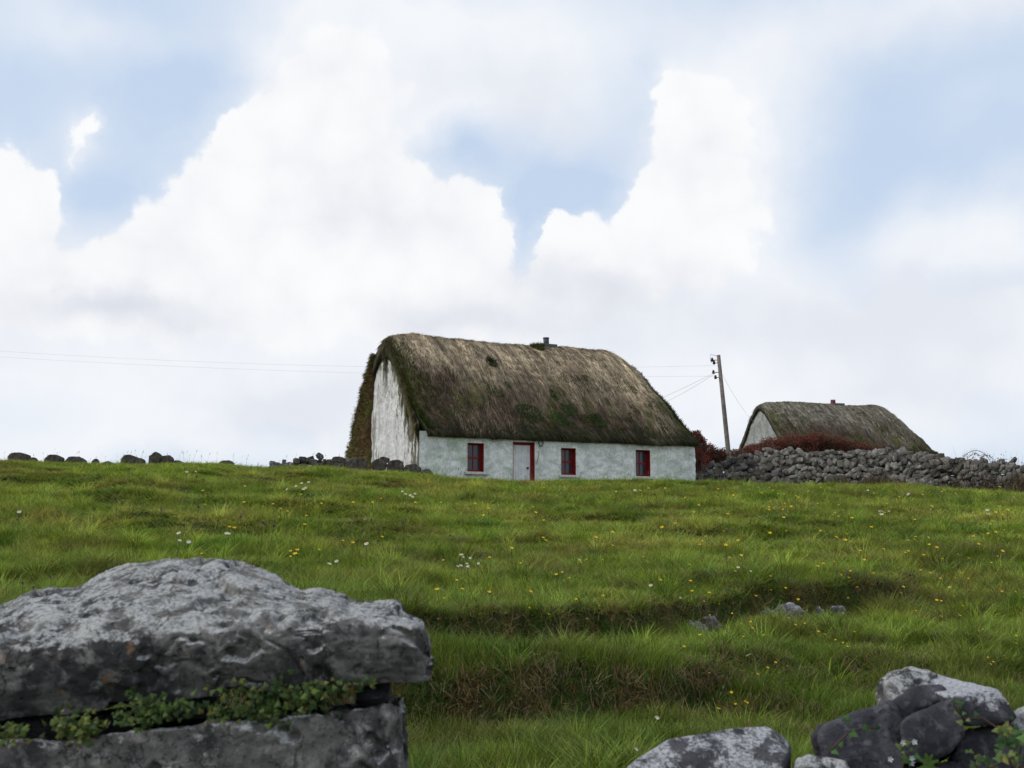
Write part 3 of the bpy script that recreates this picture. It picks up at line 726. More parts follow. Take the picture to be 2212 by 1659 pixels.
def sash(x0, x1, z0, z1, i):
    d = .21                                                   # depth of the reveal
    w_ = MB(); rv = .012
    o = thing('window', None, None); del_ = o
    o.parent = cot; o.location = (x0, 0, z0); Wd, H = x1 - x0, z1 - z0
    fr = MB(); t = .042
    # reveals and lintel painted red, lining the opening
    fr.box(0, .012, -.004, d + .06, .012, H - .012); fr.box(Wd - .012, Wd, -.004, d + .06, .012, H - .012)
    fr.box(0, Wd, -.006, d + .06, H - .012, H); fr.box(0, Wd, -.006, d + .06, 0, .012)
    # box frame
    fr.box(.012, .012 + t, d, d + .05, .012, H - .012); fr.box(Wd - .012 - t, Wd - .012, d, d + .05, .012, H - .012)
    fr.box(.012 + t, Wd - .012 - t, d, d + .05, H - .012 - t, H - .012); fr.box(.012 + t, Wd - .012 - t, d, d + .05, .012, .012 + t * 1.3)
    f = fr.build('frame', M_red, o)
    sb = MB(); xm = Wd / 2; zm = H * .5; a0 = .012 + t; a1 = Wd - .012 - t
    sb.box(a0, a1, d - .012, d + .03, zm - .028, zm + .028)
    sb.box(xm - .013, xm + .013, d - .004, d + .03, .012 + t * 1.3, zm - .028); sb.box(xm - .013, xm + .013, d - .004, d + .03, zm + .028, H - .012 - t)
    sb.build('glazing_bar', M_red, o)
    gl = MB(); gl.box(a0 - .01, a1 + .01, d + .014, d + .02, .05, H - .04); gl.build('pane', M_glass, o)
    cu = MB()
    n_ = 24; v = []; f_ = []
    for k in range(n_ + 1):
        xx = a0 + (a1 - a0) * k / n_; yv = d + .075 + .012 * math.sin(k * 1.9 + i)
        v += [(xx, yv, .05), (xx, yv, H * (.48 if i != 1 else .42))]
    for k in range(n_): f_.append((2 * k, 2 * k + 2, 2 * k + 3, 2 * k + 1))
    cu.add(v, f_); cu.build('curtain', M_curt, o, True)
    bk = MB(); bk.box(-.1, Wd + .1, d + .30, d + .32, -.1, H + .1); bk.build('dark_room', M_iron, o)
    si = MB(); si.box(-.10, Wd + .12, -.09, d - .005, -.085, -.004); q = si.build('sill', M_sill, o, False, .012)
    return o
for i, h in enumerate(wins):
    o = sash(*h, i)
    o.name = 'window'
d_ = thing('door', None, None); d_.parent = cot; d_.location = (dr[0], 0, dr[2]); Wd, H = dr[1] - dr[0], dr[3] - dr[2]
fr = MB(); dd = .17
fr.box(0, .014, -.006, dd + .06, 0, H - .014); fr.box(Wd - .014, Wd, -.006, dd + .06, 0, H - .014); fr.box(0, Wd, -.008, dd + .06, H - .014, H)
fr.box(.014, .06, dd - .03, dd + .05, 0, H - .06); fr.box(Wd - .075, Wd - .014, dd - .03, dd + .05, 0, H - .06); fr.box(.014, Wd - .014, dd - .032, dd + .052, H - .08, H - .014)
fr.build('frame', M_red, d_)
lf = MB(); nb = 6; a0, a1 = .062, Wd - .077
for k in range(nb):
    u0 = a0 + (a1 - a0) * k / nb; u1 = a0 + (a1 - a0) * (k + 1) / nb
    lf.box(u0 + .003, u1 - .003, dd - .005 + random.uniform(-.002, .002), dd + .03, .01, H - .082)
lf.box(a0 + .001, a1 - .001, dd + .006, dd + .035, .009, H - .0815)
lf.build('leaf', M_door, d_, False)
kn = MB(); kn.tube([(a1 - .10, dd - .07, .92 * H / 1.72 * .62 + .18), (a1 - .10, dd - .002, .92 * H / 1.72 * .62 + .18)], [.032, .02], 10); kn.build('handle', M_iron, d_, True)
# lintels above openings, hook by the door and its wire
s_h, z_h = on_front(1167, 957)
hk = MB(); pts = [(s_h + .075 * math.cos(a), -.05, z_h + .10 * math.sin(a)) for a in np.linspace(0, 2 * math.pi, 17)]
hk.tube(pts, .016, 6); hk.tube([(s_h, -.06, z_h + .10), (s_h, .03, z_h + .11)], .018, 6)
tag(hk.build('wall_ring', M_iron, None, True, loc=(C1.x, C1.y, HG)), 'black iron ring hanging on white wall right of the door', 'ring').rotation_euler = (0, 0, R(25))
wr = MB(); a_ = on_front(1160, 975); b_2 = on_front(1163, 977); c_2 = on_front(1158, 1003)
wr.tube([(a_[0], -.035, a_[1]), (b_2[0], -.04, b_2[1]), (b_2[0] - .01, -.04, b_2[1] - .1), (c_2[0], -.035, c_2[1])], .007, 5); wr.build('wall_cable', M_iron, cot, True)

# mossy buttress against the rear of the left gable
def buttress():
    nu, nvv = 46, 110; V = []; colr = []
    for j in range(nvv):
        t = j / (nvv - 1); z = -.8 + t * (ZR - .55 + .8)
        hi = float(np.interp(z, [gable_top(a) for a in np.linspace(W1 + .02, W1 / 2, 40)], np.linspace(W1 + .02, W1 / 2, 40))) + .22
        if z < ZE: hi = W1 + .42 + .22 * (ZE - z) / ZE
        lo = 4.55 - .30 * sst(z, 2.2, ZR - .6)
        lo = min(lo, hi - .30)
        for i in range(nu):
            a = i / (nu - 1); prof = (1 - (2 * a - 1) ** 6) ** .5
            th = .16 + .10 * (1 - t) 
            V.append((-th * prof * .8 - .0 + .05 * (1 - prof), lo + (hi - lo) * a, z))
    V = np.array(V); nz = fbm(V, 1.6, 4, .55, 2.) * .10 + fbm(V, 6, 3, .6, 9.) * .05; V[:, 0] -= nz + .02; V[:, 1] += fbm(V, 2.5, 3, .5, 40.) * .06
    idx = np.arange(nu * nvv).reshape(nvv, nu); Fa = np.stack([idx[:-1, :-1], idx[:-1, 1:], idx[1:, 1:], idx[1:, :-1]], -1).reshape(-1, 4)
    k = sst(fbm(V, 1.3, 4, .6, 22.) + (V[:, 1] - 5.2) * .25, -.15, .35)[:, None]
    col = np.array([[.085, .050, .022]]) * (1 - k) + np.array([[.080, .085, .022]]) * k
    o = mesh_obj('mossy_buttress', V, Fa, M_moss, cot, True, col * (1 + .6 * fbm(V, 7, 3)[:, None]))
    N = 9000; w_ = rng.integers(0, len(V), N); P = V[w_] + rng.normal(0, .03, (N, 3))
    edge = (w_ % nu) > nu - 9
    D = unit(np.stack([-.8 * np.ones(N), edge * .9 + rng.normal(0, .4, N), rng.normal(-.3, .5, N)], 1)); nr = unit(rnd_dir(N))
    cs = np.where((rng.uniform(0, 1, N) < .5)[:, None] | edge[:, None], np.array([[.085, .09, .02]]), np.array([[.105, .068, .028]])) * rng.uniform(.5, 1.6, (N, 1))
    V2, F2, C2 = quads(P, D, unit(np.cross(D, nr)), rng.uniform(.04, .13, N), .018, 0, nr, cs, 1)
    m = mesh_obj('moss', V2, F2, M_straw, o, True, C2); m['kind'] = 'stuff'
buttress()
def wisps():
    g = np.random.default_rng(71); N = 420; c_ = rng.choice([.13, .155, .18, .205, .25, .30], N) + g.normal(0, .006, N)
    q = g.uniform(-1.0, -.80, N); P = surf1(c_, q) + [0, -.05, .0]
    D = unit(np.stack([g.normal(0, .28, N), -.35 * np.ones(N), -np.ones(N)], 1)); nr = np.tile([0, -1., .3], (N, 1))
    V, Fa, Cc = quads(P, D, unit(np.cross(D, nr)), g.uniform(.1, .34, N), .014, .1, nr, np.array([[.20, .145, .10]]) * g.uniform(.3, 1.4, (N, 1)), 2)
    o = mesh_obj('straw_wisps', V, Fa, M_straw, roof1, True, Cc); o['kind'] = 'stuff'
wisps()
def verge_moss():
    """ragged moss and rotten straw hanging from the gable edge of the thatch over the white wall"""
    g = np.random.default_rng(31); N = 15000; y = g.uniform(-.05, 3.3, N) ** 1.0
    cl = fbm(np.stack([y, 0 * y, 0 * y], 1), 1.7, 4, .6, 5.); drop = np.abs(g.normal(0, .23, N)) * (1 + 2.2 * sst(cl, -.05, .35))
    z = np.array([gable_top(max(a, .02)) for a in y]) + .08 - drop; P = np.stack([-.05 - g.uniform(0, .07, N) * (drop < .3), y, z], 1)
    D = unit(np.stack([g.normal(-.25, .35, N), g.normal(-.15, .4, N), -np.ones(N)], 1)); nr = np.tile([-1., 0, 0], (N, 1))
    c = np.array([[.085, .090, .022], [.10, .075, .035], [.045, .05, .018], [.16, .13, .08]])[g.integers(0, 4, N)] * g.uniform(.5, 1.5, (N, 1))
    V, Fa, Cc = quads(P, D, unit(np.cross(D, nr)), g.uniform(.04, .17, N), .022, 0, nr, c, 1)
    o = mesh_obj('verge_moss', V, Fa, M_straw, roof1, True, Cc); o['kind'] = 'stuff'
verge_moss()

# moss tufts, chimney slab and flue on the roof
def tufts(name, parent, specs, surf, L):
    VV, FF, CC, n0 = [], [], [], 0
    for (sn, q, rs, rq, N, colr, ln) in specs:
        r_ = np.sqrt(rng.uniform(0, 1, N)); a = rng.uniform(0, 6.28, N)
        P = surf(np.clip(sn + rs * r_ * np.cos(a), 0, 1), np.clip(q + rq * r_ * np.sin(a), -1, 1))
        D = unit(np.stack([rng.normal(0, .5, N), rng.normal(-.5, .4, N), rng.uniform(.1, 1, N)], 1)); nr = rnd_dir(N)
        V, Fa, Cc = quads(P, D, unit(np.cross(D, nr)), rng.uniform(.4, 1.2, N) * ln, .02, 0, nr, np.array([colr]) * rng.uniform(.5, 1.6, (N, 1)), 1)
        VV.append(V); FF.append(Fa + n0); CC.append(Cc); n0 += len(V)
    o = mesh_obj(name, np.concatenate(VV), np.concatenate(FF), M_straw, parent, True, np.concatenate(CC)); o['kind'] = 'stuff'; return o
GR2 = (.042, .10, .022); GR = (.045, .085, .022); OL = (.075, .085, .02); DK = (.03, .05, .015)
sp = [(.60, -.10, .025, .07, 700, OL, .14), (.62, -.06, .015, .04, 400, GR, .16), (.35, -.40, .018, .05, 500, DK, .12), (.30, -.68, .02, .06, 260, GR, .08), (.37, -.62, .012, .04, 160, GR, .08),
      (.40, -.84, .05, .07, 1100, GR, .10), (.50, -.88, .03, .07, 600, GR2, .10), (.55, -.80, .02, .05, 380, GR2, .09), (.60, -.88, .025, .05, 400, OL, .09), (.45, -.93, .02, .04, 300, OL, .08), (.64, -.88, .03, .06, 700, GR, .10), (.53, -.68, .012, .05, 300, GR, .09), (.70, -.50, .01, .03, 120, OL, .09),
      (.99, -.75, .012, .22, 900, DK, .12), (.985, -.45, .01, .25, 500, DK, .10), (.006, -.8, .006, .2, 900, OL, .13), (.006, -.5, .006, .25, 900, OL, .13), (.01, -.93, .012, .08, 500, DK, .14), (.04, -.55, .02, .35, 900, OL, .10), (.015, -.3, .008, .3, 500, OL, .10), (.07, -.75, .03, .2, 600, OL, .10)]
for k in range(26): sp.append((rng.uniform(.04, .97), rng.uniform(-.98, -.5), rng.uniform(.01, .04), rng.uniform(.03, .08), 170, (OL, GR, DK)[k % 3], .07))
tufts('moss_growth', roof1, sp, surf1, L1)
a = np.array([[.5]]); 
def ridge_pt(px):                    # point on the ridge seen at this column
    s = np.linspace(0, 1, 400); P = surf1(s, np.zeros(400)); wx = C1.x + P[:, 0] * U1.x + P[:, 1] * V1.x; wy = C1.y + P[:, 0] * U1.y + P[:, 1] * V1.y
    i = int(np.argmin(abs(1106 + F * wx / (wy * math.cos(PITCH)) * 1.0 - px))); return P[i]
rp = ridge_pt(1182)
ch = MB(); ch.box(rp[0] - .36, rp[0] + .30, rp[1] - .28, rp[1] + .28, rp[2] - .25, rp[2] + .06)
cho = ch.build('chimney', M_slab, roof1, False, .03)
fl = MB(); fl.tube([(rp[0], rp[1], rp[2] + .0), (rp[0] - .01, rp[1], rp[2] + .30)], .10, 14); fl.tube([(rp[0] - .01, rp[1], rp[2] + .27), (rp[0] - .01, rp[1], rp[2] + .31)], .11, 14)
fl.build('flue_pipe', M_flue, roof1, True)

# second cottage, farther off behind the hedge
C2_, U2, V2_ = solve_frame(1702, 975, 52.0, R(11.5)); HG2 = EYE + 1.85; L2, W2 = 7.75, 6.0
cot2 = thing('thatched_cottage', 'smaller distant grey thatched cottage behind red hedge and stone wall', 'cottage', (C2_.x, C2_.y, HG2), R(11.5))
ZE2 = at(2010, 986, 53.5).z - HG2; ZR2 = at(1800, 872, 55.5).z - HG2
yy2, zz2, qq2 = roof_profile(W2, ZE2, ZR2, .16, .3)
def gtop2(y): return float(np.interp(y, yy2[3:-3], zz2[3:-3])) - .13
grid_wall(0, L2, -.8, lambda x: ZE2 + .1, [], M_gable2, cot2, 'front_wall', 'front', 0, .15, .03, 3.)
grid_wall(0, W2, -.8, gtop2, [], M_gable2, cot2, 'gable_wall', 'left', 0, .1, .04, 5.)
right_gable(W2, ZE2, ZR2, .75, L2, yy2, zz2, M_gable2, cot2)
grid_wall(0, L2, -.8, lambda x: ZE2 + .1, [], M_gable2, cot2, 'back_wall', 'back', W2, .2, .03, 7.)
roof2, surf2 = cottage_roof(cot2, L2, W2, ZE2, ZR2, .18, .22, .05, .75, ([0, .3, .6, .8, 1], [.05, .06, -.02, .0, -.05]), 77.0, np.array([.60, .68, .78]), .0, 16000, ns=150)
tufts('moss_growth', roof2, [(rng.uniform(.1, .95), rng.uniform(-.9, -.3), .04, .1, 220, OL, .08) for k in range(14)], surf2, L2)
P_ = surf2(np.array([.60]), np.array([0.]))[0]
ch = MB(); ch.box(P_[0] - .3, P_[0] + .35, P_[1] - .25, P_[1] + .25, P_[2] - .2, P_[2] + .05); ch.build('chimney', M_slab, roof2, False, .02)
ch = MB(); ch.tube([(P_[0] - .17, P_[1], P_[2]), (P_[0] - .17, P_[1], P_[2] + .24)], [.13, .12], 12); ch.build('chimney_pot', M_brick, roof2, True)

# ------------------------------------------------------------------ rocks
def ico(sub):
    bm = bmesh.new(); bmesh.ops.create_icosphere(bm, subdivisions=sub, radius=1); v = np.array([q.co[:] for q in bm.verts]); f = np.array([[q.index for q in g.verts] for g in bm.faces]); bm.free(); return unit(v), f
ICO = {k: ico(k) for k in (2, 3, 4, 5, 6)}
def hull_planes(pts):
    bm = bmesh.new(); vs = [bm.verts.new(p) for p in pts]; bmesh.ops.convex_hull(bm, input=vs); bm.normal_update()
    Ns = []; Ds = []; c = Vector(np.mean(pts, axis=0))
    for f in bm.faces:
        n_ = f.normal
        if n_.length < .5: continue
        d = n_.dot(f.verts[0].co - c)
        if d < 0: n_ = -n_; d = -d
        Ns.append(n_[:]); Ds.append(max(d, 1e-3))
    bm.free(); Ns = np.array(Ns); Ds = np.array(Ds); keep = []
    for i in np.argsort(Ds):
        if all(Ns[i] @ Ns[j] < .975 for j in keep): keep.append(i)
    return np.array(c), Ns[keep], Ds[keep]
def rock_geo(pts, sub=5, sharp=14, rough=.02, sc=6, seed=0, strata=0.0, chips=20):
    c, Ns, Ds = hull_planes(pts); D, Fa = ICO[sub]
    if chips:                                     # broken corners: a few more cleavage planes just inside the hull
        g_ = np.random.default_rng(int(seed * 10) + 3); nn = unit(g_.normal(size=(chips, 3))); sup = ((np.array(pts) - c) @ nn.T).max(0)
        Ns = np.concatenate([Ns, nn]); Ds = np.concatenate([Ds, sup * g_.uniform(.90, .985, chips)])
    sharp = 90; t = np.clip(D @ Ns.T, 0, None) / Ds[None, :]
    r = 1 / (np.sum(t ** sharp, 1) ** (1 / sharp)) * 1.02
    V = c + D * r[:, None]
    nrm = D
    dsp = fbm(V, sc * .35, 3, .5, seed) * rough * 2.0 + fbm(V, sc, 5, .58, seed + 9) * rough
    dsp = dsp - rough * .3 * (1 - sst(np.abs(fbm(V, sc * .3, 3, .5, seed + 40)), .0, .05))
    if strata: dsp = dsp + strata * np.abs(((V[:, 2] * 9 + fbm(V, 2.5, 3, .5, seed) * 1.3) % 1) - .5)
    return V + nrm * dsp[:, None], Fa
def px_rock(name, label, cat, poly, Y0, Y1, mat, back=.8, sub=5, group=None, rough=.02, sc=6, seed=0, sharp=14, lean=.0, strata=0.0, bottom=None, parent=None, slope=.3):
    """rock whose near face follows the polygon (photo pixels) at distance Y0 and which reaches back to Y1"""
    if Y0 < 4 and slope:
        ys_ = [q[1] for q in poly]; y_lo, y_hi = max(ys_), min(ys_)
        hts = [((y_lo - y) / (y_lo - y_hi)) for _, y in poly]; ks = [1 if h > .3 else 1 for h in hts]
        pts = [at(x, y, Y0 + (Y1 - Y0) * slope * h * h) for (x, y), h in zip(poly, hts)]
    else: pts = [at(x, y, Y0) for x, y in poly]
    cx = sum(p.x for p in pts) / len(pts); cz = sum(p.z for p in pts) / len(pts)
    if Y0 < 4 and not slope: lean = lean - (EYE - max(p.z for p in pts)) * (Y1 / Y0 - 1) + (max(p.z for p in pts) - cz) * (1 - back)
    bk = [Vector((cx + (p.x - cx) * back, Y1, cz + (p.z - cz) * back + lean)) for p in pts]
    if Y0 < 4 and slope:
        bk = []
        for p in pts:
            x_ = cx + (p.x - cx) * back; z_ = cz + (p.z - cz) * back
            bk.append(Vector((x_ * (Y1 / p.y) * .98, Y1, EYE + (z_ - EYE) * (Y1 / p.y) - .02)))
    if bottom is not None:
        lo = min(p.z for p in pts); ex = [Vector((p.x, p.y, bottom)) for p in pts + bk if p.z < cz]; pts = pts + ex
    V, Fa = rock_geo([p[:] for p in pts + bk], sub, sharp, rough, sc, seed, strata)
    o0 = V.mean(0); o = mesh_obj(name, V - o0, Fa, mat, parent, True, loc=o0)
    return tag(o, label, cat, group)

# stones on the skyline at the left, remains of a wall
ZP = lambda x, y: (x * .44, y * .44 + 929)
sky_st = [(28, 107, 122, 150, 'broad brown stone on the skyline at the far left edge'), (140, 132, 172, 152, 'tiny stone on the skyline just right of the leftmost broad stone'), (213, 118, 293, 152, 'low flat-topped stone, second broad one from the left on the skyline'),
          (312, 126, 410, 160, 'wide low rounded stone on the skyline between a flat-topped one and two tiny ones'), (448, 138, 476, 162, 'small pointed stone on the skyline right of the wide rounded one'), (480, 152, 545, 168, 'thin flat stone barely showing, right of the small pointed stone'),
          (590, 117, 664, 156, 'dark square block standing alone on the skyline'), (664, 135, 702, 158, 'small stone leaning on the right of the dark square block'), (728, 104, 786, 150, 'tall pointed stone, highest on the left skyline'),
          (776, 122, 840, 160, 'rounded dark stone leaning against the tallest skyline stone'), (848, 147, 896, 166, 'small flat stone right of the tallest pair on the skyline'), (896, 155, 934, 168, 'sliver of stone sunk in grass right of the small flat stone'),
          (1074, 146, 1144, 172, 'lone flat dark stone on the skyline midway to the cottage'), (1148, 170, 1190, 182, 'very low stone sunk in grass right of the lone flat stone')]
for i, (x0, y0, x1, y1, lb) in enumerate(sky_st):
    g = np.random.default_rng(i + 5); y1 += 26
    y0 += 2; a0, b0 = ZP(x0, y0); a1, b1 = ZP(x1, y1); w_ = a1 - a0; h_ = b1 - b0
    poly = [(a0, b1), (a0 + w_ * g.uniform(0, .06), b0 + h_ * g.uniform(.15, .4)), (a0 + w_ * g.uniform(.15, .35), b0 + h_ * .03), (a0 + w_ * g.uniform(.6, .85), b0), (a1 - w_ * .03, b0 + h_ * g.uniform(.1, .35)), (a1, b1)]
    if 'pointed' in lb: poly = [(a0, b1), (a0 + w_ * .1, b0 + h_ * .35), (a0 + w_ * .6, b0), (a0 + w_ * .9, b0 + h_ * .2), (a1, b1)]
    px_rock('field_stone', lb, 'stone', poly, 31.3, 31.3 + .15 + w_ * .009, M_far, .85, 4, 'stones along the left skyline', .03, 3, i * 3.1, 9)
# low turf-topped wall left of the gable
def stone_pile(path, hgt, size, layers, seed, thick=.5, zbase=None, sub=2, jag=.25):
    """dry stone walling laid course on course along a path of (x, y, top z, bottom z)"""
    g = np.random.default_rng(seed); MV = []; MF = []; MC = []; n0 = 0
    D, Fa = ICO[sub]
    pts = np.array(path, float); seg = np.linalg.norm(np.diff(pts[:, :2], axis=0), axis=1); cum = np.concatenate([[0], np.cumsum(seg)])
    tot = cum[-1]; s = 0
    course = size * .70
    zmin = pts[:, 3].min(); zmax = pts[:, 2].max(); nc = int((zmax - zmin) / course) + 2
    for L_ in layers:
        for c_ in range(nc):
            s = g.uniform(-size, 0)
            while s < tot:
                wd = size * g.uniform(.5, 1.6); sc = s + wd / 2; s += wd * .94
                if sc > tot: break
                x = np.interp(sc, cum, pts[:, 0]); y = np.interp(sc, cum, pts[:, 1]); zt = np.interp(sc, cum, pts[:, 2]); zb = np.interp(sc, cum, pts[:, 3])
                i = min(len(seg) - 1, int(np.searchsorted(cum, sc)) - 1); i = max(i, 0); tx, ty = (pts[i + 1, :2] - pts[i, :2]) / seg[i]
                z = zmin + (c_ + .5) * course
                if z > zt + g.uniform(-jag, .35) * course or z < zb - course: continue
                hh = course * g.uniform(.75, 1.6); dp = size * g.uniform(.7, 1.2)
                ex = g.uniform(.32, .7); q = np.sign(D) * np.abs(D) ** ex
                q = q * [wd * .56, dp * .5, hh * .56] * (1 + .42 * vn(D * 1.6 + g.uniform(0, 90)))[:, None]
                an = g.normal(0, .45); ca, sa = math.cos(an), math.sin(an)
                q = np.stack([q[:, 0] * ca - q[:, 2] * sa, q[:, 1], q[:, 0] * sa + q[:, 2] * ca], 1)
                an = math.atan2(ty, tx) + g.normal(0, .25); ca, sa = math.cos(an), math.sin(an)
                q = np.stack([q[:, 0] * ca - q[:, 1] * sa, q[:, 0] * sa + q[:, 1] * ca, q[:, 2]], 1)
                off = (L_ - .5) * thick + g.normal(0, .03)
                q += [x - ty * off, y + tx * off, z + g.normal(0, .05)]
                MV.append(q); MF.append(Fa + n0); n0 += len(q)
                v = g.uniform(.45, 1.3); MC.append(np.broadcast_to(np.array([v * g.uniform(.97, 1.06), v, v * g.uniform(.92, 1.03)]), (len(q), 3)))
    return np.concatenate(MV), np.concatenate(MF), np.concatenate(MC)
mw, n, b = new_mat('drystone'); co = coord(n)
c_ = n.mix(n.ramp(n.noise(co, 3, 6, .6), .35, .65), (.095, .090, .082), (.20, .19, .178))
c_ = n.mix(n.math('MULTIPLY', n.ramp(n.noise(co, 11, 6, .7), .53, .64), .75), c_, (.36, .36, .35))
c_ = n.mix(1.0, c_, attr(n), 'MULTIPLY'); link(n, c_, b.inputs['Base Color']); bump(n, b, n.noise(co, 22, 6, .7), .8, .03)
M_dry = mw
wp = [(1505, 1027), (1527, 1013), (1565, 1002), (1599, 991), (1644, 979), (1692, 971), (1736, 979), (1781, 976), (1864, 973), (1950, 976), (2001, 983), (2070, 994), (2139, 999), (2212, 1005), (2330, 1014), (2500, 1030)]
path = []
for k, (x, y) in enumerate(wp):
    Yw = float(np.interp(x, [1505, 2212, 2500], [39.5, 33.0, 30.5])); p = at(x, y, Yw); path.append((p.x, p.y, p.z, min(gz1(p.x, p.y) - .15, p.z - .3)))
V, Fa, Cc = stone_pile(path, 1, .195, (0, 1), 3, .42, jag=.1, sub=3)
tag(mesh_obj('dry_stone_wall', V, Fa, M_dry, None, True, Cc), 'long tumbled grey dry stone wall right of the large cottage', 'stone wall')
wl = [(590, 1000), (640, 994), (690, 992), (740, 993), (775, 995)]
path = []
for x, y in wl:
    p = at(x, y, 31.9 + (x - 590) * .004); path.append((p.x, p.y, p.z - .05, gz1(p.x, p.y) - .15))
V, Fa, Cc = stone_pile(path, 1, .17, (0, 1), 8, .4, jag=.0, sub=3)
tag(mesh_obj('low_stone_wall', V, Fa, M_dry, None, True, Cc * .7), 'low flat remains of a stone wall left of the cottage gable', 'stone wall')
pile = [(1626, 127, 1697, 156, 'pale tilted stone on the end of the low wall left of the gable'), (1664, 150, 1732, 186, 'dark stone at the foot of the mossy buttress, left one'), (1722, 133, 1802, 190, 'rounded stone resting against the brown mossy buttress'),
        (1822, 138, 1896, 172, 'left stone of the heap before the white gable'), (1850, 126, 1916, 160, 'top stone of the heap before the white gable'), (1896, 146, 1984, 198, 'large dark stone in the middle of the gable heap'),
        (1936, 146, 1978, 172, 'small stone perched on the large dark stone by the gable'), (1980, 165, 2068, 200, 'dark block at the right end of the gable heap by the wall corner'), (2060, 190, 2120, 215, 'low dark stone in grass under the cottage corner')]
for i, (x0, y0, x1, y1, lb) in enumerate(pile):
    g = np.random.default_rng(i + 60); low = i in (0, 4, 6); y1 += 3 if low else 26
    a0, b0 = ZP(x0, y0); a1, b1 = ZP(x1, y1); w_ = a1 - a0; h_ = b1 - b0
    poly = [(a0 + w_ * .05, b1), (a0, b0 + h_ * g.uniform(.35, .5)), (a0 + w_ * g.uniform(.15, .3), b0 + h_ * .08), (a0 + w_ * g.uniform(.55, .8), b0), (a1, b0 + h_ * g.uniform(.3, .45)), (a1 - w_ * .04, b1)]
    px_rock('field_stone', lb, 'stone', poly, 31.25 + (.12 if low else 0), 31.6, M_far, .85, 4, 'loose stones at the foot of the gable', .025, 3.5, 40 + i * 2.7, 10)

# exposed stones in the upper and lower banks
bank_px = [(1684, 1306, 1742, 1352, 'largest pale slab showing in the upper bank'), (1650, 1318, 1682, 1348, 'pale stone just left of the largest slab in the upper bank'), (1524, 1336, 1562, 1370, 'broken pale stone in the middle of the upper bank'),
           (1496, 1346, 1532, 1374, 'low grey stone left of the broken pale one in the upper bank'), (1766, 1322, 1784, 1352, 'narrow pale stone right of the largest slab in the upper bank'), (1798, 1314, 1836, 1344, 'grey stone near the right end of the upper bank')]
CLEAR = []
for i, (x0, y0, x1, y1, lb) in enumerate(bank_px):
    g = np.random.default_rng(i + 160); hx, hy = hit((x0 + x1) / 2, (y0 + y1) / 2)
    x0 -= (x1 - x0) * .25; y0 -= (y1 - y0) * .15; w_ = x1 - x0; h_ = y1 - y0; y1 += 8
    CLEAR.append(((x0 - 1106) / F * hy - .04, (x0 + w_ - 1106) / F * hy + .04, hy - .75, hy + .05))
    poly = [(x0 + w_ * .05, y1), (x0, y0 + h_ * g.uniform(.35, .6)), (x0 + w_ * g.uniform(.1, .3), y0 + h_ * .08), (x0 + w_ * g.uniform(.5, .7), y0), (x1, y0 + h_ * g.uniform(.3, .6)), (x1 + w_ * .1, y1)]
    px_rock('bank_stone', lb, 'stone', poly, hy - .16, hy + .30, M_bank, .8, 4, 'stones exposed in the grassy banks', .045, 7, 80 + i * 1.9, 22)

# ------------------------------------------------------------------ near field wall: the capstone at the left and what it lies on
def interp(tab, x): return np.interp(x, [q[0] for q in tab], [q[1] for q in tab])
CAP_TOP = [(-500, 1420), (-300, 1380), (-120, 1330), (0, 1305), (56, 1281), (117, 1265), (164, 1265), (185, 1252), (207, 1240), (259, 1222), (300, 1217), (371, 1211), (430, 1214), (484, 1218), (553, 1227), (605, 1244), (648, 1268), (713, 1276), (740, 1292), (752, 1306), (812, 1306), (851, 1309), (862, 1326), (895, 1334), (910, 1342), (922, 1368), (926, 1400)]
CAP_EDGE = [(-500, 1450), (-200, 1392), (0, 1381), (216, 1379), (389, 1367), (518, 1355), (734, 1343), (870, 1345), (910, 1352), (926, 1400)]
CAP_BOT = [(-500, 1560), (-200, 1565), (0, 1561), (120, 1548), (216, 1535), (330, 1524), (367, 1514), (475, 1499), (560, 1494), (777, 1480), (850, 1476), (926, 1470)]
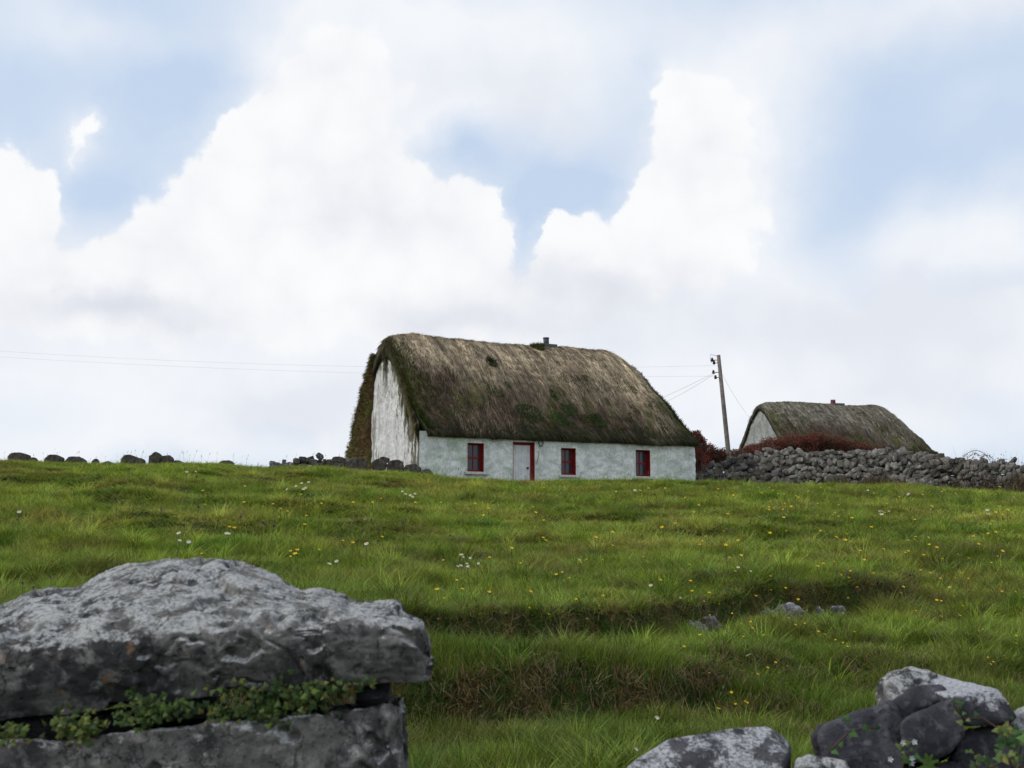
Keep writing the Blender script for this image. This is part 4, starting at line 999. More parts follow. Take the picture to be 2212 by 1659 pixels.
def slab(name, xs0, xs1, top, edge, bot, Yf, Yb, mat, label, cat, nu=330, seed=0, amp=.015, back_drop=.10, yj=.0, strata=.0015, group=None):
    px = np.linspace(xs0, xs1, nu)
    T = interp(top, px); E = np.maximum(interp(edge, px), T + 4); B = interp(bot, px)
    endk = np.clip((xs1 - px) / 26, 0, 1) ** .5                      # rounding in plan at the right end
    endl = np.clip((px - xs0) / 40, 0, 1) ** .5
    rows = []
    ks = [('f', t) for t in np.linspace(0, 1, 70)] + [('t', t) for t in np.linspace(.02, 1, 90)] + [('b', t) for t in np.linspace(.06, 1, 40)] + [('u', t) for t in np.linspace(.05, .95, 24)]
    for kind, t in ks:
        r = []
        for i in range(nu):
            yf = Yf + (1 - endk[i]) * .06 + (1 - endl[i]) * .08; yb = Yb - (1 - endk[i]) * .12
            x = px[i]
            if kind == 'f':
                p = at(x, B[i] + (E[i] - B[i]) * t, yf + .035 * (1 - t) * (1 - t) + .02 * t ** 8)
            elif kind == 't':
                Yk = yf + .02 + (yb - yf) * .72 * t
                e = at(x, E[i], yf + .02); q = at(x, T[i], yf + .02 + (yb - yf) * .72)
                z = e.z + (q.z - e.z) * (1 - (1 - t) ** 1.5) ** .9; X_ = e.x + (q.x - e.x) * t
                p = Vector((X_, Yk, z))
            elif kind == 'b':
                q = at(x, T[i], yf + .02 + (yb - yf) * .72); e = at(x, B[i], yf + .05)
                p = Vector((q.x, q.y + (yb - yf) * .28 * math.sin(t * math.pi / 2), q.z + (e.z - q.z) * (1 - math.cos(t * math.pi / 2))))
            else:
                q = at(x, T[i], yf + .02 + (yb - yf) * .72); e = at(x, B[i], yf + .035)
                a = Vector((q.x, yb, e.z)); p = a.lerp(e, t)
            r.append(p[:])
        rows.append(r)
    V = np.array(rows); nr_, _ = V.shape[:2]
    d1 = np.roll(V, -1, 0) - np.roll(V, 1, 0); d2 = np.gradient(V, axis=1); nrm = unit(np.cross(d2, d1)); V = V.reshape(-1, 3); nrm = nrm.reshape(-1, 3)
    cen = V.mean(0)
    if ((V - cen) * nrm).sum(1).mean() < 0: nrm = -nrm
    kk = np.array([{'f': 0, 't': 1, 'b': 2, 'u': 3}[k] for k, _ in ks]).repeat(nu)
    P = V * [1, 1, 1.35]
    n_ = fbm(P, 5, 5, .55, seed) * amp * 1.3 + fbm(P, 22, 4, .6, seed + 3) * amp * .45
    n_ *= np.where((kk == 0) | (kk == 3), .62, 1.0)
    # ledges: the limestone breaks in thin beds
    lay = V[:, 2] * 34 + fbm(V, 4, 3, .5, seed + 7) * 2.4
    n_ += strata * (np.clip(np.abs((lay % 1) - .5) * 4, 0, 1) - .5) * (kk < 1.5) * sst(fbm(V, 3.2, 3, .5, seed + 15), -.25, .25)
    # scoops and pits
    pit = fbm(P, 9, 3, .5, seed + 21); n_ -= amp * 1.1 * sst(pit, .22, .34); n_ -= amp * .4 * (1 - sst(np.abs(fbm(P, 3.4, 3, .5, seed + 60)), .0, .035)) * sst(fbm(P, 2.0, 2, .5, seed + 80), -.1, .1)
    # broad scoops on the sloping top
    n_ -= (kk == 1) * amp * 1.6 * sst(fbm(V, 4.3, 3, .5, seed + 27), .0, .35)
    Vn = V + nrm * n_[:, None]
    m = len(ks); idx = np.arange(m * nu).reshape(m, nu); nxt = np.roll(idx, -1, 0)
    Fa = np.stack([idx[:, :-1], idx[:, 1:], nxt[:, 1:], nxt[:, :-1]], -1).reshape(-1, 4).tolist()
    Fa += [idx[:, 0].tolist(), idx[:, -1][::-1].tolist()]
    o0 = Vn.mean(0); o = mesh_obj(name, Vn - o0, Fa, mat, None, True, loc=o0); return tag(o, label, cat, group)
slab('capstone', -480, 926, CAP_TOP, CAP_EDGE, CAP_BOT, 2.25, 2.85, M_cap, 'huge grey lichen-covered slab lying on top of the near wall at left', 'boulder', seed=3.)
LT = [(-480, 1600), (0, 1590), (120, 1592), (260, 1570), (420, 1560), (560, 1545), (640, 1530), (700, 1526), (765, 1520), (800, 1512), (845, 1508), (866, 1511), (873, 1530)]
LE = [(-480, 1606), (0, 1598), (120, 1600), (260, 1580), (420, 1570), (560, 1555), (640, 1545), (700, 1538), (765, 1530), (800, 1524), (845, 1520), (866, 1522), (873, 1545)]
slab('wall_stone', -480, 873, LT, LE, [(-480, 1980), (866, 1980)], 2.24, 2.85, M_cap, 'long grey lichen-spotted block under the huge slab, running off the left edge', 'boulder', 330, 13., .016, strata=.001)
px_rock('wedge_stone', 'small dark wedge stone squeezed between the huge slab and right block', 'stone', [(770, 1478), (842, 1474), (846, 1492), (835, 1506), (780, 1522), (765, 1508)], 2.32, 2.75, M_dark, .9, 4, None, .006, 14, 5.)
px_rock('wedge_stone', 'dark chock stone in the leafy gap under the middle of the slab', 'stone', [(330, 1512), (470, 1500), (500, 1530), (450, 1550), (340, 1556), (315, 1535)], 2.36, 2.80, M_cap, .9, 4, None, .008, 12, 8.)
px_rock('wedge_stone', 'chock stone hidden behind leaves right of the middle under the slab', 'stone', [(540, 1494), (700, 1484), (710, 1510), (660, 1538), (560, 1548), (530, 1520)], 2.38, 2.80, M_dark, .9, 4, None, .008, 12, 12.)
px_rock('wedge_stone', 'chock stone in the left end of the leafy gap under the slab', 'stone', [(-200, 1564), (160, 1540), (330, 1522), (335, 1568), (150, 1602), (-200, 1612)], 2.38, 2.80, M_dark, .9, 4, None, .008, 12, 15.)

# right hand stones (zoomed reading of the photo: x = 1309.5 + .408 z, y = 1398 + .408 z)
Q = lambda pts: [(1309.5 + .408 * x, 1398 + .408 * y) for x, y in pts]
px_rock('boulder', 'rounded boulder with white lichen top at bottom centre right', 'boulder', Q([(80, 680), (110, 640), (200, 568), (290, 512), (400, 478), (600, 440), (860, 426), (930, 455), (985, 530), (990, 640), (960, 720), (700, 900), (300, 900)]), 2.5, 2.95, M_white, .72, 6, None, .008, 9, 3., 14, slope=.4)
px_rock('boulder', 'small brownish stone at the bottom edge between two large boulders', 'stone', Q([(995, 640), (1010, 590), (1070, 568), (1180, 585), (1300, 625), (1340, 700), (1200, 850), (1040, 850)]), 2.42, 2.7, M_cap, .8, 5, None, .006, 12, 9.)
px_rock('boulder', 'lumpy lichen-grey stone at the back of the right heap, with moss on top', 'boulder', Q([(1485, 190), (1500, 172), (1560, 150), (1610, 135), (1700, 140), (1730, 160), (1750, 300), (1650, 420), (1490, 380), (1480, 290)]), 2.75, 3.1, M_cap, .85, 5, None, .02, 14, 21.)
px_rock('boulder', 'slanting dark stone on top of the right heap, narrow and angular', 'boulder', Q([(1475, 300), (1560, 330), (1640, 200), (1770, 180), (1800, 205), (1832, 265), (1740, 310), (1590, 400), (1555, 392), (1480, 320)]), 2.62, 2.95, M_dark, .85, 5, None, .010, 12, 27., 20)
px_rock('boulder', 'dark block with bright white lichen top at right of the heap', 'boulder', Q([(1785, 250), (1842, 250), (1960, 240), (2090, 222), (2110, 235), (2150, 320), (2182, 400), (2060, 425), (1900, 420), (1800, 400)]), 2.62, 3.05, M_lichen, .92, 6, None, .006, 10, 35., 26, lean=.042, slope=0)
px_rock('boulder', 'large dark rounded block at the left front of the right heap', 'boulder', Q([(1105, 450), (1130, 410), (1240, 365), (1300, 350), (1400, 315), (1520, 300), (1560, 350), (1570, 420), (1560, 560), (1500, 800), (1250, 850), (1140, 560)]), 2.48, 2.9, M_dark, .85, 6, None, .016, 9, 41., 16)
px_rock('boulder', 'cracked dark square block in the middle front of the right heap', 'boulder', Q([(1570, 400), (1600, 375), (1820, 290), (1850, 320), (1905, 460), (1820, 570), (1740, 600), (1620, 610), (1580, 560)]), 2.50, 2.85, M_dark, .9, 6, None, .014, 9, 47., 22)
px_rock('boulder', 'dark low stone under the white-topped block, partly hidden by ivy', 'boulder', Q([(1900, 430), (2050, 410), (2180, 440), (2240, 560), (2200, 700), (1900, 720), (1830, 600)]), 2.56, 2.95, M_dark, .9, 5, None, .010, 10, 53.)
px_rock('boulder', 'light grey stone cut off by the right edge of the picture', 'boulder', Q([(2160, 360), (2180, 320), (2300, 290), (2420, 330), (2450, 480), (2300, 540), (2170, 500), (2150, 420)]), 2.66, 3.0, M_cap, .85, 5, None, .010, 10, 59.)
px_rock('boulder', 'dark stone at bottom edge below the cracked block, wound with ivy', 'boulder', Q([(1560, 620), (1740, 605), (1880, 610), (1900, 700), (1800, 900), (1560, 900), (1500, 760)]), 2.46, 2.85, M_dark, .9, 5, None, .010, 10, 63.)
# the wall below, mostly under the picture's lower edge: large stones down to the road
g = np.random.default_rng(5)
ORD2 = ['first', 'second', 'third', 'fourth', 'fifth', 'sixth', 'seventh', 'eighth', 'ninth', 'tenth', 'eleventh', 'twelfth', 'thirteenth']
def low_stones():
    k = 0
    for zc, h_ in ((.16, .36), (.48, .36), (.78, .32)):
        x = -2.0; c_n = 0
        while x < 2.1:
            w_ = g.uniform(.38, .62); xc = x + w_ / 2; x += w_ * .98
            top_ok = zc + h_ / 2
            lim = float(np.interp(xc, [-2, -.3, -.2, .1, .3, .6, .7, 2.1], [.86, .86, .80, .76, .90, .92, .88, .95]))
            if top_ok > lim + .06: continue
            pts = []
            for sx in (-1, 1):
                for sy in (-1, 1):
                    for sz in (-1, 1):
                        pts.append((xc + sx * w_ * .5 * g.uniform(.85, 1.05), 2.58 + sy * .32 * g.uniform(.8, 1.05), zc + sz * h_ * .52 * g.uniform(.9, 1.02)))
            V, Fa = rock_geo(pts, 4, 12, .012, 8, k * 3.3); k += 1
            o0 = V.mean(0); o = mesh_obj('wall_stone', V - o0, Fa, M_cap, None, True, loc=o0)
            c_n += 1; tag(o, 'rough grey stone in the %s course of the near wall, %s stone from the left' % ({.16: 'bottom', .48: 'second', .78: 'third'}[zc], ORD2[c_n - 1]), 'stone', 'stones low in the near field wall')
low_stones()

# ------------------------------------------------------------------ ivy and small plants on the near stones
def ivy_leaf(P, N, size, rot, col):
    """five lobed leaf lying with normal N"""
    N = unit(N); a = unit(np.cross(N, [0.1, .2, 1.0])); b_ = np.cross(N, a); c_, s_ = math.cos(rot), math.sin(rot); u = a * c_ + b_ * s_; v = -a * s_ + b_ * c_
    out = [(0, -.1), (.30, -.42), (.34, -.12), (.62, -.05), (.36, .22), (.28, .42), (0, .95), (-.28, .42), (-.36, .22), (-.62, -.05), (-.34, -.12), (-.30, -.42)]
    V = [P + N * size * .12] + [P + u * x * size + v * y * size - N * size * .10 * (x * x + y * y) for x, y in out]
    return np.array(V), [(0, 1 + k, 1 + (k + 1) % 12) for k in range(12)], np.tile(col, (13, 1))
def plant_leaves(name, label, cat, spots, size, cols, seed, stems=None, group=None):
    g = np.random.default_rng(seed); VV, FF, CC, n0 = [], [], [], 0
    for p in spots:
        V, Fa, Cc = ivy_leaf(np.array(p), np.array([g.normal(-.1, .45), -1 + g.normal(0, .3), g.normal(.55, .4)]), size * g.uniform(.55, 1.3), g.uniform(-2.6, 2.6) + math.pi, np.array(cols[g.integers(len(cols))]) * g.uniform(.65, 1.4))
        VV.append(V); FF += [[i + n0 for i in f] for f in Fa]; CC.append(Cc); n0 += len(V)
    root = thing(name, label, cat, tuple(np.mean(spots, 0)), 0, group)
    o0 = np.mean(spots, 0)
    o = mesh_obj('leaves', np.concatenate(VV) - o0, FF, M_leaf, root, True, np.concatenate(CC))
    if stems:
        for st in stems:
            sb = MB(); sb.tube([tuple(np.array(q) - o0) for q in st], .0022, 5); sb.build('stem', M_twig, root, True)
    return root
def patch(x0, y0, x1, y1, n_, Yv, seed, jit=.02):
    g = np.random.default_rng(seed); out = []
    for k in range(n_):
        t = g.uniform(); x = x0 + (x1 - x0) * t + g.normal(0, 14); y = y0 + (y1 - y0) * t
        out.append(at(x, y + g.normal(0, 13), Yv + g.normal(0, jit))[:])
    return out
GRN = [(.055, .10, .02), (.075, .12, .022), (.10, .13, .03), (.035, .07, .02), (.12, .12, .03)]
sp = []
for k, (x, y, dx, dy, n_) in enumerate([(640, 1495, 55, 14, 80), (560, 1530, 55, 22, 120), (700, 1490, 50, 12, 70), (480, 1535, 40, 16, 60), (760, 1485, 30, 12, 36), (610, 1550, 50, 14, 60), (600, 1500, 70, 20, 80), (680, 1515, 50, 14, 50)]):
    g = np.random.default_rng(k); sp += [at(x + g.normal(0, dx * .7), y + g.normal(0, dy * .8), 2.245 + abs(g.normal(0, .03)))[:] for _ in range(int(n_ * .5))]
plant_leaves('ivy_plant', 'dense small-leaved green plant filling the gap under the right half of the slab', 'plant', sp + [tuple(np.array(p) + rng.normal(0, .014, 3)) for p in sp], .011, GRN + [(.03, .055, .015)] * 3, 3)
sp = []
for k, (x, y, dx, dy, n_) in enumerate([(300, 1535, 30, 24, 50), (345, 1530, 34, 16, 50), (265, 1550, 18, 14, 18), (380, 1525, 20, 10, 20), (320, 1555, 30, 8, 16)]):
    g = np.random.default_rng(k + 30); sp += [at(x + g.normal(0, dx * .7), y + g.normal(0, dy * .8), 2.23 + abs(g.normal(0, .03)))[:] for _ in range(int(n_ * .8))]
plant_leaves('ivy_plant', 'dark green leafy plant in the gap under the middle of the slab', 'plant', sp + [tuple(np.array(p) + rng.normal(0, .012, 3)) for p in sp], .011, GRN[:4] + [(.03, .055, .015)] * 2, 4)
sp = []
for k, (x, y, dx, dy, n_) in enumerate([(160, 1575, 36, 16, 50), (140, 1560, 24, 14, 24), (30, 1585, 22, 12, 22), (5, 1590, 20, 14, 14), (200, 1560, 20, 18, 20)]):
    g = np.random.default_rng(k + 60); sp += [at(x + g.normal(0, dx * .7), y + g.normal(0, dy * .8), 2.225 + abs(g.normal(0, .03)))[:] for _ in range(int(n_ * .8))]
plant_leaves('ivy_plant', 'yellowish green leaves in the gap near the left end of the slab', 'plant', sp + [tuple(np.array(p) + rng.normal(0, .012, 3)) for p in sp], .012, GRN[1:3] + [(.13, .15, .03), (.03, .055, .015)], 5)
# ivy trailing over the right heap
IV = [(.05, .11, .03), (.035, .08, .025), (.07, .14, .04), (.12, .16, .05)]
def iv(zs, Yv): return [at(1309.5 + .408 * x, 1398 + .408 * y, Yv + random.uniform(-.02, .01))[:] for x, y in zs]
r1 = iv([(1835, 285), (1845, 320), (1890, 350), (1880, 400), (1960, 360), (1865, 300), (1920, 385), (1855, 345)], 2.46)
plant_leaves('ivy_plant', 'thin ivy trail hanging beside the white-topped block', 'ivy', r1, .014, IV, 6, [iv([(1830, 280), (1860, 340), (1900, 380), (1990, 375), (2060, 420), (2110, 440)], 2.47)])
r2 = iv([(2110, 420), (2085, 450), (2140, 440), (2100, 480), (2170, 430), (2150, 470), (2070, 440), (2190, 500), (2160, 520), (2120, 505), (2095, 520), (2150, 560), (2185, 590), (2210, 560), (2130, 600), (2010, 600), (1960, 590), (2020, 620), (2080, 610), (2180, 630), (1940, 610), (2050, 640), (2200, 470), (2180, 455)], 2.44)
plant_leaves('ivy_plant', 'bushy ivy with bare brown stems in the bottom right corner', 'ivy', r2 + [tuple(np.array(p) + np.random.default_rng(i).normal(0, .014, 3)) for i, p in enumerate(r2 * 2)], 0.014, IV + [(.16, .15, .04)], 7,
    [iv([(2090, 430), (2160, 450), (2205, 500), (2190, 560), (2150, 590)], 2.45), iv([(2130, 590), (2170, 570), (2210, 580), (2215, 620), (2180, 640)], 2.43), iv([(2040, 640), (2090, 600), (2140, 600), (2150, 640)], 2.43)])
r3 = iv([(1280, 380), (1300, 440), (1380, 420), (1390, 440), (1440, 430), (1280, 375), (1300, 455), (1190, 540), (1205, 550), (1240, 520), (1375, 425)], 2.44)
plant_leaves('ivy_plant', 'sparse ivy leaves creeping on the large dark left block of the heap', 'ivy', r3, .014, IV, 8, [iv([(1180, 560), (1230, 500), (1285, 450), (1380, 425), (1450, 430)], 2.455)])
r4 = iv([(1560, 530), (1575, 580), (1545, 520), (1600, 600), (1570, 560), (1620, 540), (1640, 575), (1590, 510)], 2.42)
plant_leaves('ivy_plant', 'young ivy with bright leaf on the cracked block at bottom edge', 'ivy', r4, .013, IV[1:], 9, [iv([(1570, 640), (1575, 580), (1560, 520)], 2.44)])
fe = MB(); g = np.random.default_rng(2)
def frond(x, y, Yv, ln, ang):
    b0 = np.array(at(x, y, Yv)[:]); d = np.array([math.cos(ang), -.25, math.sin(ang)]); sd = np.array([-math.sin(ang), 0, math.cos(ang)])
    for k in range(9):
        t = k / 9; p = b0 + d * ln * t + np.array([0, 0, -.35 * ln * t * t]); L_ = ln * .20 * (1 - t * .8)
        for s in (-1, 1):
            q = p + sd * s * L_ + d * L_ * .5; fe.add([p - d * .004, q, p + d * .006], [(0, 1, 2)], (.12, .20, .05))
for k in range(6): frond(1309.5 + .408 * (1650 + k * 20), 1398 + .408 * (650 + abs(k - 3) * 6), 2.42, .055, R(30 + k * 24))
tag(fe.build('fern', M_leaf, None), 'little bright green fern at the bottom edge under the right heap', 'fern')
for i, (x, y) in enumerate([(1503, 592), (1616, 588), (1570, 505), (1630, 500), (1615, 612)]):
    p = at(1309.5 + .408 * x, 1398 + .408 * y, 2.425); m = MB()
    for k in range(5):
        a = k * 1.257 + i; m.add([(0, 0, 0), (.0045 * math.cos(a - .5), -.002, .0045 * math.sin(a - .5)), (.007 * math.cos(a), -.004, .007 * math.sin(a)), (.0045 * math.cos(a + .5), -.002, .0045 * math.sin(a + .5))], [(0, 1, 2, 3)], (.7, .7, .72))
    m.tube([(0, 0, 0), (.004, .03, -.02)], .0012, 4, (.06, .1, .03))
    tag(m.build('white_flower', M_leaf, None, loc=p), 'tiny white flower growing on the dark stones at bottom right, ' + ['lowest left', 'beside the bright leaf', 'topmost left', 'topmost right', 'lowest of the right pair'][i], 'flower', 'tiny white flowers on the right stones')

# ------------------------------------------------------------------ utility pole and wires
pb = at(1577, 1012, 41.5); pt = at(1552, 767, 41.5); po = thing('utility_pole', 'leaning wooden utility pole with insulators between the two cottages', 'utility pole', pb[:])
D_ = pt - pb; rel = lambda t, dx=0, dy=0: tuple(D_ * t + Vector((dx, dy, 0)))
m = MB(); base = min(gz1(pb.x, pb.y) - pb.z, 0) - .3
m.tube([(-.0 - D_.x * .02, 0, base), (0, 0, 0), rel(.5), rel(1)], [.10, .095, .085, .07], 12); m.build('shaft', M_pole, po, True)
for k, (t, sx) in enumerate([(.955, -1), (.93, -1), (.845, -1), (.80, -1)]):
    m = MB(); c0 = Vector(rel(t)); off = -.20 - (.06 if k % 2 == 0 else 0)
    m.tube([c0[:], (c0.x + off, c0.y, c0.z)], .014, 6); m.tube([(c0.x + off, c0.y, c0.z - .06), (c0.x + off, c0.y, c0.z - .02), (c0.x + off, c0.y, c0.z + .05), (c0.x + off, c0.y, c0.z + .09)], [.035, .055, .045, .03], 8)
    m.build('insulator', M_ins, po, True)
m = MB(); m.tube([rel(.99, -.02), rel(1.005, -.30), rel(.96, -.33), rel(.93, -.30)], .008, 5); m.build('wire_hook', M_ins, po, True)
def wire(pxs, Ya, Yb, label, rad=.0035, name='overhead_wire'):
    """cable through photo columns; the far end goes from depth Ya to Yb"""
    x = np.array([q[0] for q in pxs], float); y = np.array([q[1] for q in pxs], float); cf = np.polyfit(x, y, 2) if len(x) > 2 else np.polyfit(x, y, 1)
    xx = np.linspace(x[0], x[-1], 40); pts = []
    for q in xx:
        t = (q - x[0]) / (x[-1] - x[0]); pts.append(at(q, float(np.polyval(cf, q)), Ya + (Yb - Ya) * t)[:])
    m = MB(); p0 = Vector(pts[0]); m.tube([tuple(Vector(p) - p0) for p in pts], rad, 5)
    tag(m.build(name, M_wire, None, True, loc=p0), label, 'wire')
i1 = Vector(rel(.955, -.26)) + pb; i2 = Vector(rel(.80, -.2)) + pb
wire([(-260, 744), (0, 753), (400, 776), (800, 796), (1451, 805), (1546, 777)], 52, 41.5, 'upper overhead wire crossing the sky left of the cottage to the pole')
wire([(-260, 756), (0, 768), (400, 790), (790, 807), (1451, 826), (1547, 801)], 52, 41.5, 'lower overhead wire crossing the sky left of the cottage to the pole')
wire([(1400, 872), (1451, 850), (1547, 803)], 39.5, 41.5, 'service wire sagging from the pole behind the thatched roof end, upper one', .006)
wire([(1405, 884), (1451, 862), (1547, 805)], 39.5, 41.5, 'service wire sagging from the pole behind the thatched roof end, lower one', .006)
wire([(1556, 800), (1612, 893), (1640, 925)], 41.5, 50, 'thin wire dropping from the pole toward the smaller cottage', .004)

# ------------------------------------------------------------------ red-leaved hedge and bushes
def bush(name, label, blobs_, Yv, dep, n_, cols, size, seed, cat='bush', twigs=26):
    g = np.random.default_rng(seed); cs = [at(x, y, Yv + g.uniform(-.2, .2)) for x, y, rx, ry in blobs_]
    root = thing(name, label, cat, tuple(np.mean([c_[:] for c_ in cs], 0) * [1, 1, 0] + [0, 0, gz1(cs[0].x, cs[0].y)])); o0 = np.array(root.location)
    wsum = np.array([b_[2] * b_[3] for b_ in blobs_], float); wsum /= wsum.sum(); P = []; Cc = []
    for (x, y, rx, ry), c_, w_ in zip(blobs_, cs, wsum):
        m_ = int(n_ * w_); d = rnd_dir(m_); r = g.uniform(.35, 1, (m_, 1)) ** .6
        q = d * r * [rx * Yv / F, dep, ry * Yv / F]; q = q * (1 + .45 * fbm(d * 1.0 + seed + x, 1.7, 3)[:, None]); P.append(np.array(c_[:]) + q)
        k = sst(fbm(P[-1], 1.6, 3, .5, seed), -.3, .3)[:, None]; Cc.append((np.array([cols[0]]) * (1 - k) + np.array([cols[1]]) * k) * g.uniform(.5, 1.5, (m_, 1)))
    P = np.concatenate(P); Cc = np.concatenate(Cc); gm = g.uniform(0, 1, len(P)) < .16; Cc[gm] = np.array(cols[2]) * g.uniform(.6, 1.4, (gm.sum(), 1))
    V, Fa, C3 = leaf_mass(P, size, Cc); mesh_obj('foliage', V - o0, Fa, M_leaf, root, True, C3)
    m = MB()
    for k in range(twigs):
        q = P[g.integers(len(P))] - o0; b_ = q * [.8, .6, 0] + [0, 0, -.1]; m.tube([tuple(b_), tuple((q + b_) / 2 + g.normal(0, .06, 3)), tuple(q)], [.03, .018, .006], 5)
    m.build('branches', M_twig, root, True); return root
RED = [(.19, .048, .036), (.11, .042, .030), (.045, .060, .022)]
bush('fuchsia_bush', 'tall dark red bush against the right corner of the large cottage', [(1503, 945, 13, 16), (1512, 962, 14, 22), (1505, 985, 14, 22), (1498, 1000, 12, 26)], 39.5, .5, 11000, RED, .05, 1)
bush('fuchsia_bush', 'rounded dark red bush between the large cottage and the pole', [(1530, 975, 16, 18), (1538, 990, 30, 22), (1560, 985, 14, 16), (1525, 1003, 24, 22), (1555, 1002, 20, 18)], 41.8, .6, 16000, RED, .05, 2)
bush('fuchsia_hedge', 'long red-brown hedge behind the stone wall before the smaller cottage', [(1590, 985, 26, 14), (1630, 975, 30, 16), (1670, 965, 32, 18), (1715, 958, 32, 19), (1760, 953, 30, 18), (1800, 958, 28, 16), (1845, 966, 30, 13), (1880, 974, 26, 9), (1740, 972, 60, 16), (1620, 992, 50, 14)], 44.5, .8, 52000, RED, .05, 3, 'hedge', 60)
bush('green_bush', 'small dark green shrub beside the stone wall at the foot of the distant roof', [(1880, 984, 22, 6), (1925, 980, 20, 6), (1960, 981, 18, 5)], 44.0, .5, 3000, [(.03, .05, .014), (.05, .065, .02), (.02, .03, .01)], .07, 4, 'bush', 10)
# brown dock and bramble weeds on the face of the wall at the right
def weeds(name, label, x0, x1, ytab, Yo, n_, cols, seed, hmin, hmax, cat='weeds'):
    g = np.random.default_rng(seed); px = g.uniform(x0, x1, n_); P = []
    for x in px:
        Yw = float(np.interp(x, [1505, 2212, 2500], [39.5, 33.0, 30.5])) - .35 - Yo - abs(g.normal(0, .3)); X_ = (x - 1106) / F * Yw; P.append((X_, Yw, gz1(X_, Yw) - .03))
    P = np.array(P); cl = sst(fbm(P, .9, 3, .5, seed), -.25, .3); D = unit(np.stack([g.normal(0, .35, n_), g.normal(0, .3, n_), np.ones(n_)], 1)); nr = rnd_dir(n_)
    col = np.array(cols)[g.integers(0, len(cols), n_)] * g.uniform(.5, 1.5, (n_, 1)); L_ = g.uniform(hmin, hmax, n_) * (.35 + .9 * cl)
    V, Fa, Cc = quads(P, D, unit(np.cross(D, nr)), L_, .016, .1, nr, col, 2)
    k = g.integers(0, n_, n_ * 2); P2 = P[k] + D[k] * (L_[k] * g.uniform(.4, 1, len(k)))[:, None]
    V2, F2, C2 = leaf_mass(P2, .05, np.array(cols)[g.integers(0, len(cols), len(k))] * g.uniform(.5, 1.6, (len(k), 1)))
    o = mesh_obj(name, np.concatenate([V, V2]), np.concatenate([Fa, F2 + len(V)]), M_leaf, None, True, np.concatenate([Cc, C2])); tag(o, label, cat, None, 'stuff')
BR = [(.10, .055, .045), (.07, .04, .03), (.14, .095, .06), (.05, .06, .02)]
weeds('dry_weeds', 'red-brown dead weeds growing along the foot of the stone wall', 1790, 2260, None, .12, 6500, BR, 4, .3, .8)
weeds('dry_weeds', 'sparse pale weeds at the foot of the wall near the pole', 1600, 1800, None, .3, 500, [(.14, .12, .06), (.06, .09, .02)], 5, .15, .4)
weeds('bramble_top', 'dark bramble growing over the top of the wall at right', 1990, 2240, None, -.5, 650, [(.04, .05, .02), (.06, .04, .025)], 6, .8, 1.3)
m = MB(); g = np.random.default_rng(9); lv = []
for (xa, xb, yt, yb_) in [(2075, 2140, 973, 998), (2085, 2128, 980, 1000), (2112, 2150, 984, 1000)]:
    pts = [at(xa + (xb - xa) * t, yb_ - (yb_ - yt) * math.sin(t * math.pi) ** .7, 33.2) for t in np.linspace(0, 1, 12)]
    m.tube([tuple(p) for p in pts], .008, 5)
    for p in pts: lv += [np.array(p[:]) + g.normal(0, .03, 3) for _ in range(3)]
root = thing('bramble', 'arching bramble stem standing above the wall near the right edge', 'bramble', tuple(lv[0])); m2 = MB(); m2.tube([at(1982, 975, 34.5)[:], at(1981, 990, 34.5)[:], at(1984, 1006, 34.5)[:]], .01, 5); tag(m2.build('dry_stalk', M_twig, None, True), 'thin bare stalk sticking up above the wall right of the distant roof', 'stalk')
b_o = m.build('stem', M_twig, root, True); b_o.location = -Vector(lv[0])
V, Fa, Cc = leaf_mass(np.array(lv) - lv[0], .05, np.tile([.05, .045, .025], (len(lv), 1))); mesh_obj('leaves', V, Fa, M_leaf, root, True, Cc)

# far hill at the right edge
hx = np.linspace(300, 1500, 60); V = []
for x in hx:
    t = (x - 300) / 1200; z = EYE + 28 + 85 * math.sin(min(1, t * 1.6) * math.pi * .5) * (1 - .4 * t) ** 1 + 3 * math.sin(x * .03)
    V += [(x, 1000 + .2 * x, -5), (x, 1010 + .2 * x, EYE + (z - EYE) * (0.0 if x < 390 else min(1, (x - 390) / 320) ** .7)), (x, 1400 + .2 * x, -5)]
Fa = []
for i in range(59):
    a = i * 3; Fa += [(a, a + 3, a + 4, a + 1), (a + 1, a + 4, a + 5, a + 2)]
tag(mesh_obj('hills', V, Fa, plain('far_hill', (.10, .12, .16), .95, .1, .02)), 'low blue-grey hill beyond the wall at the right edge', kind='structure')

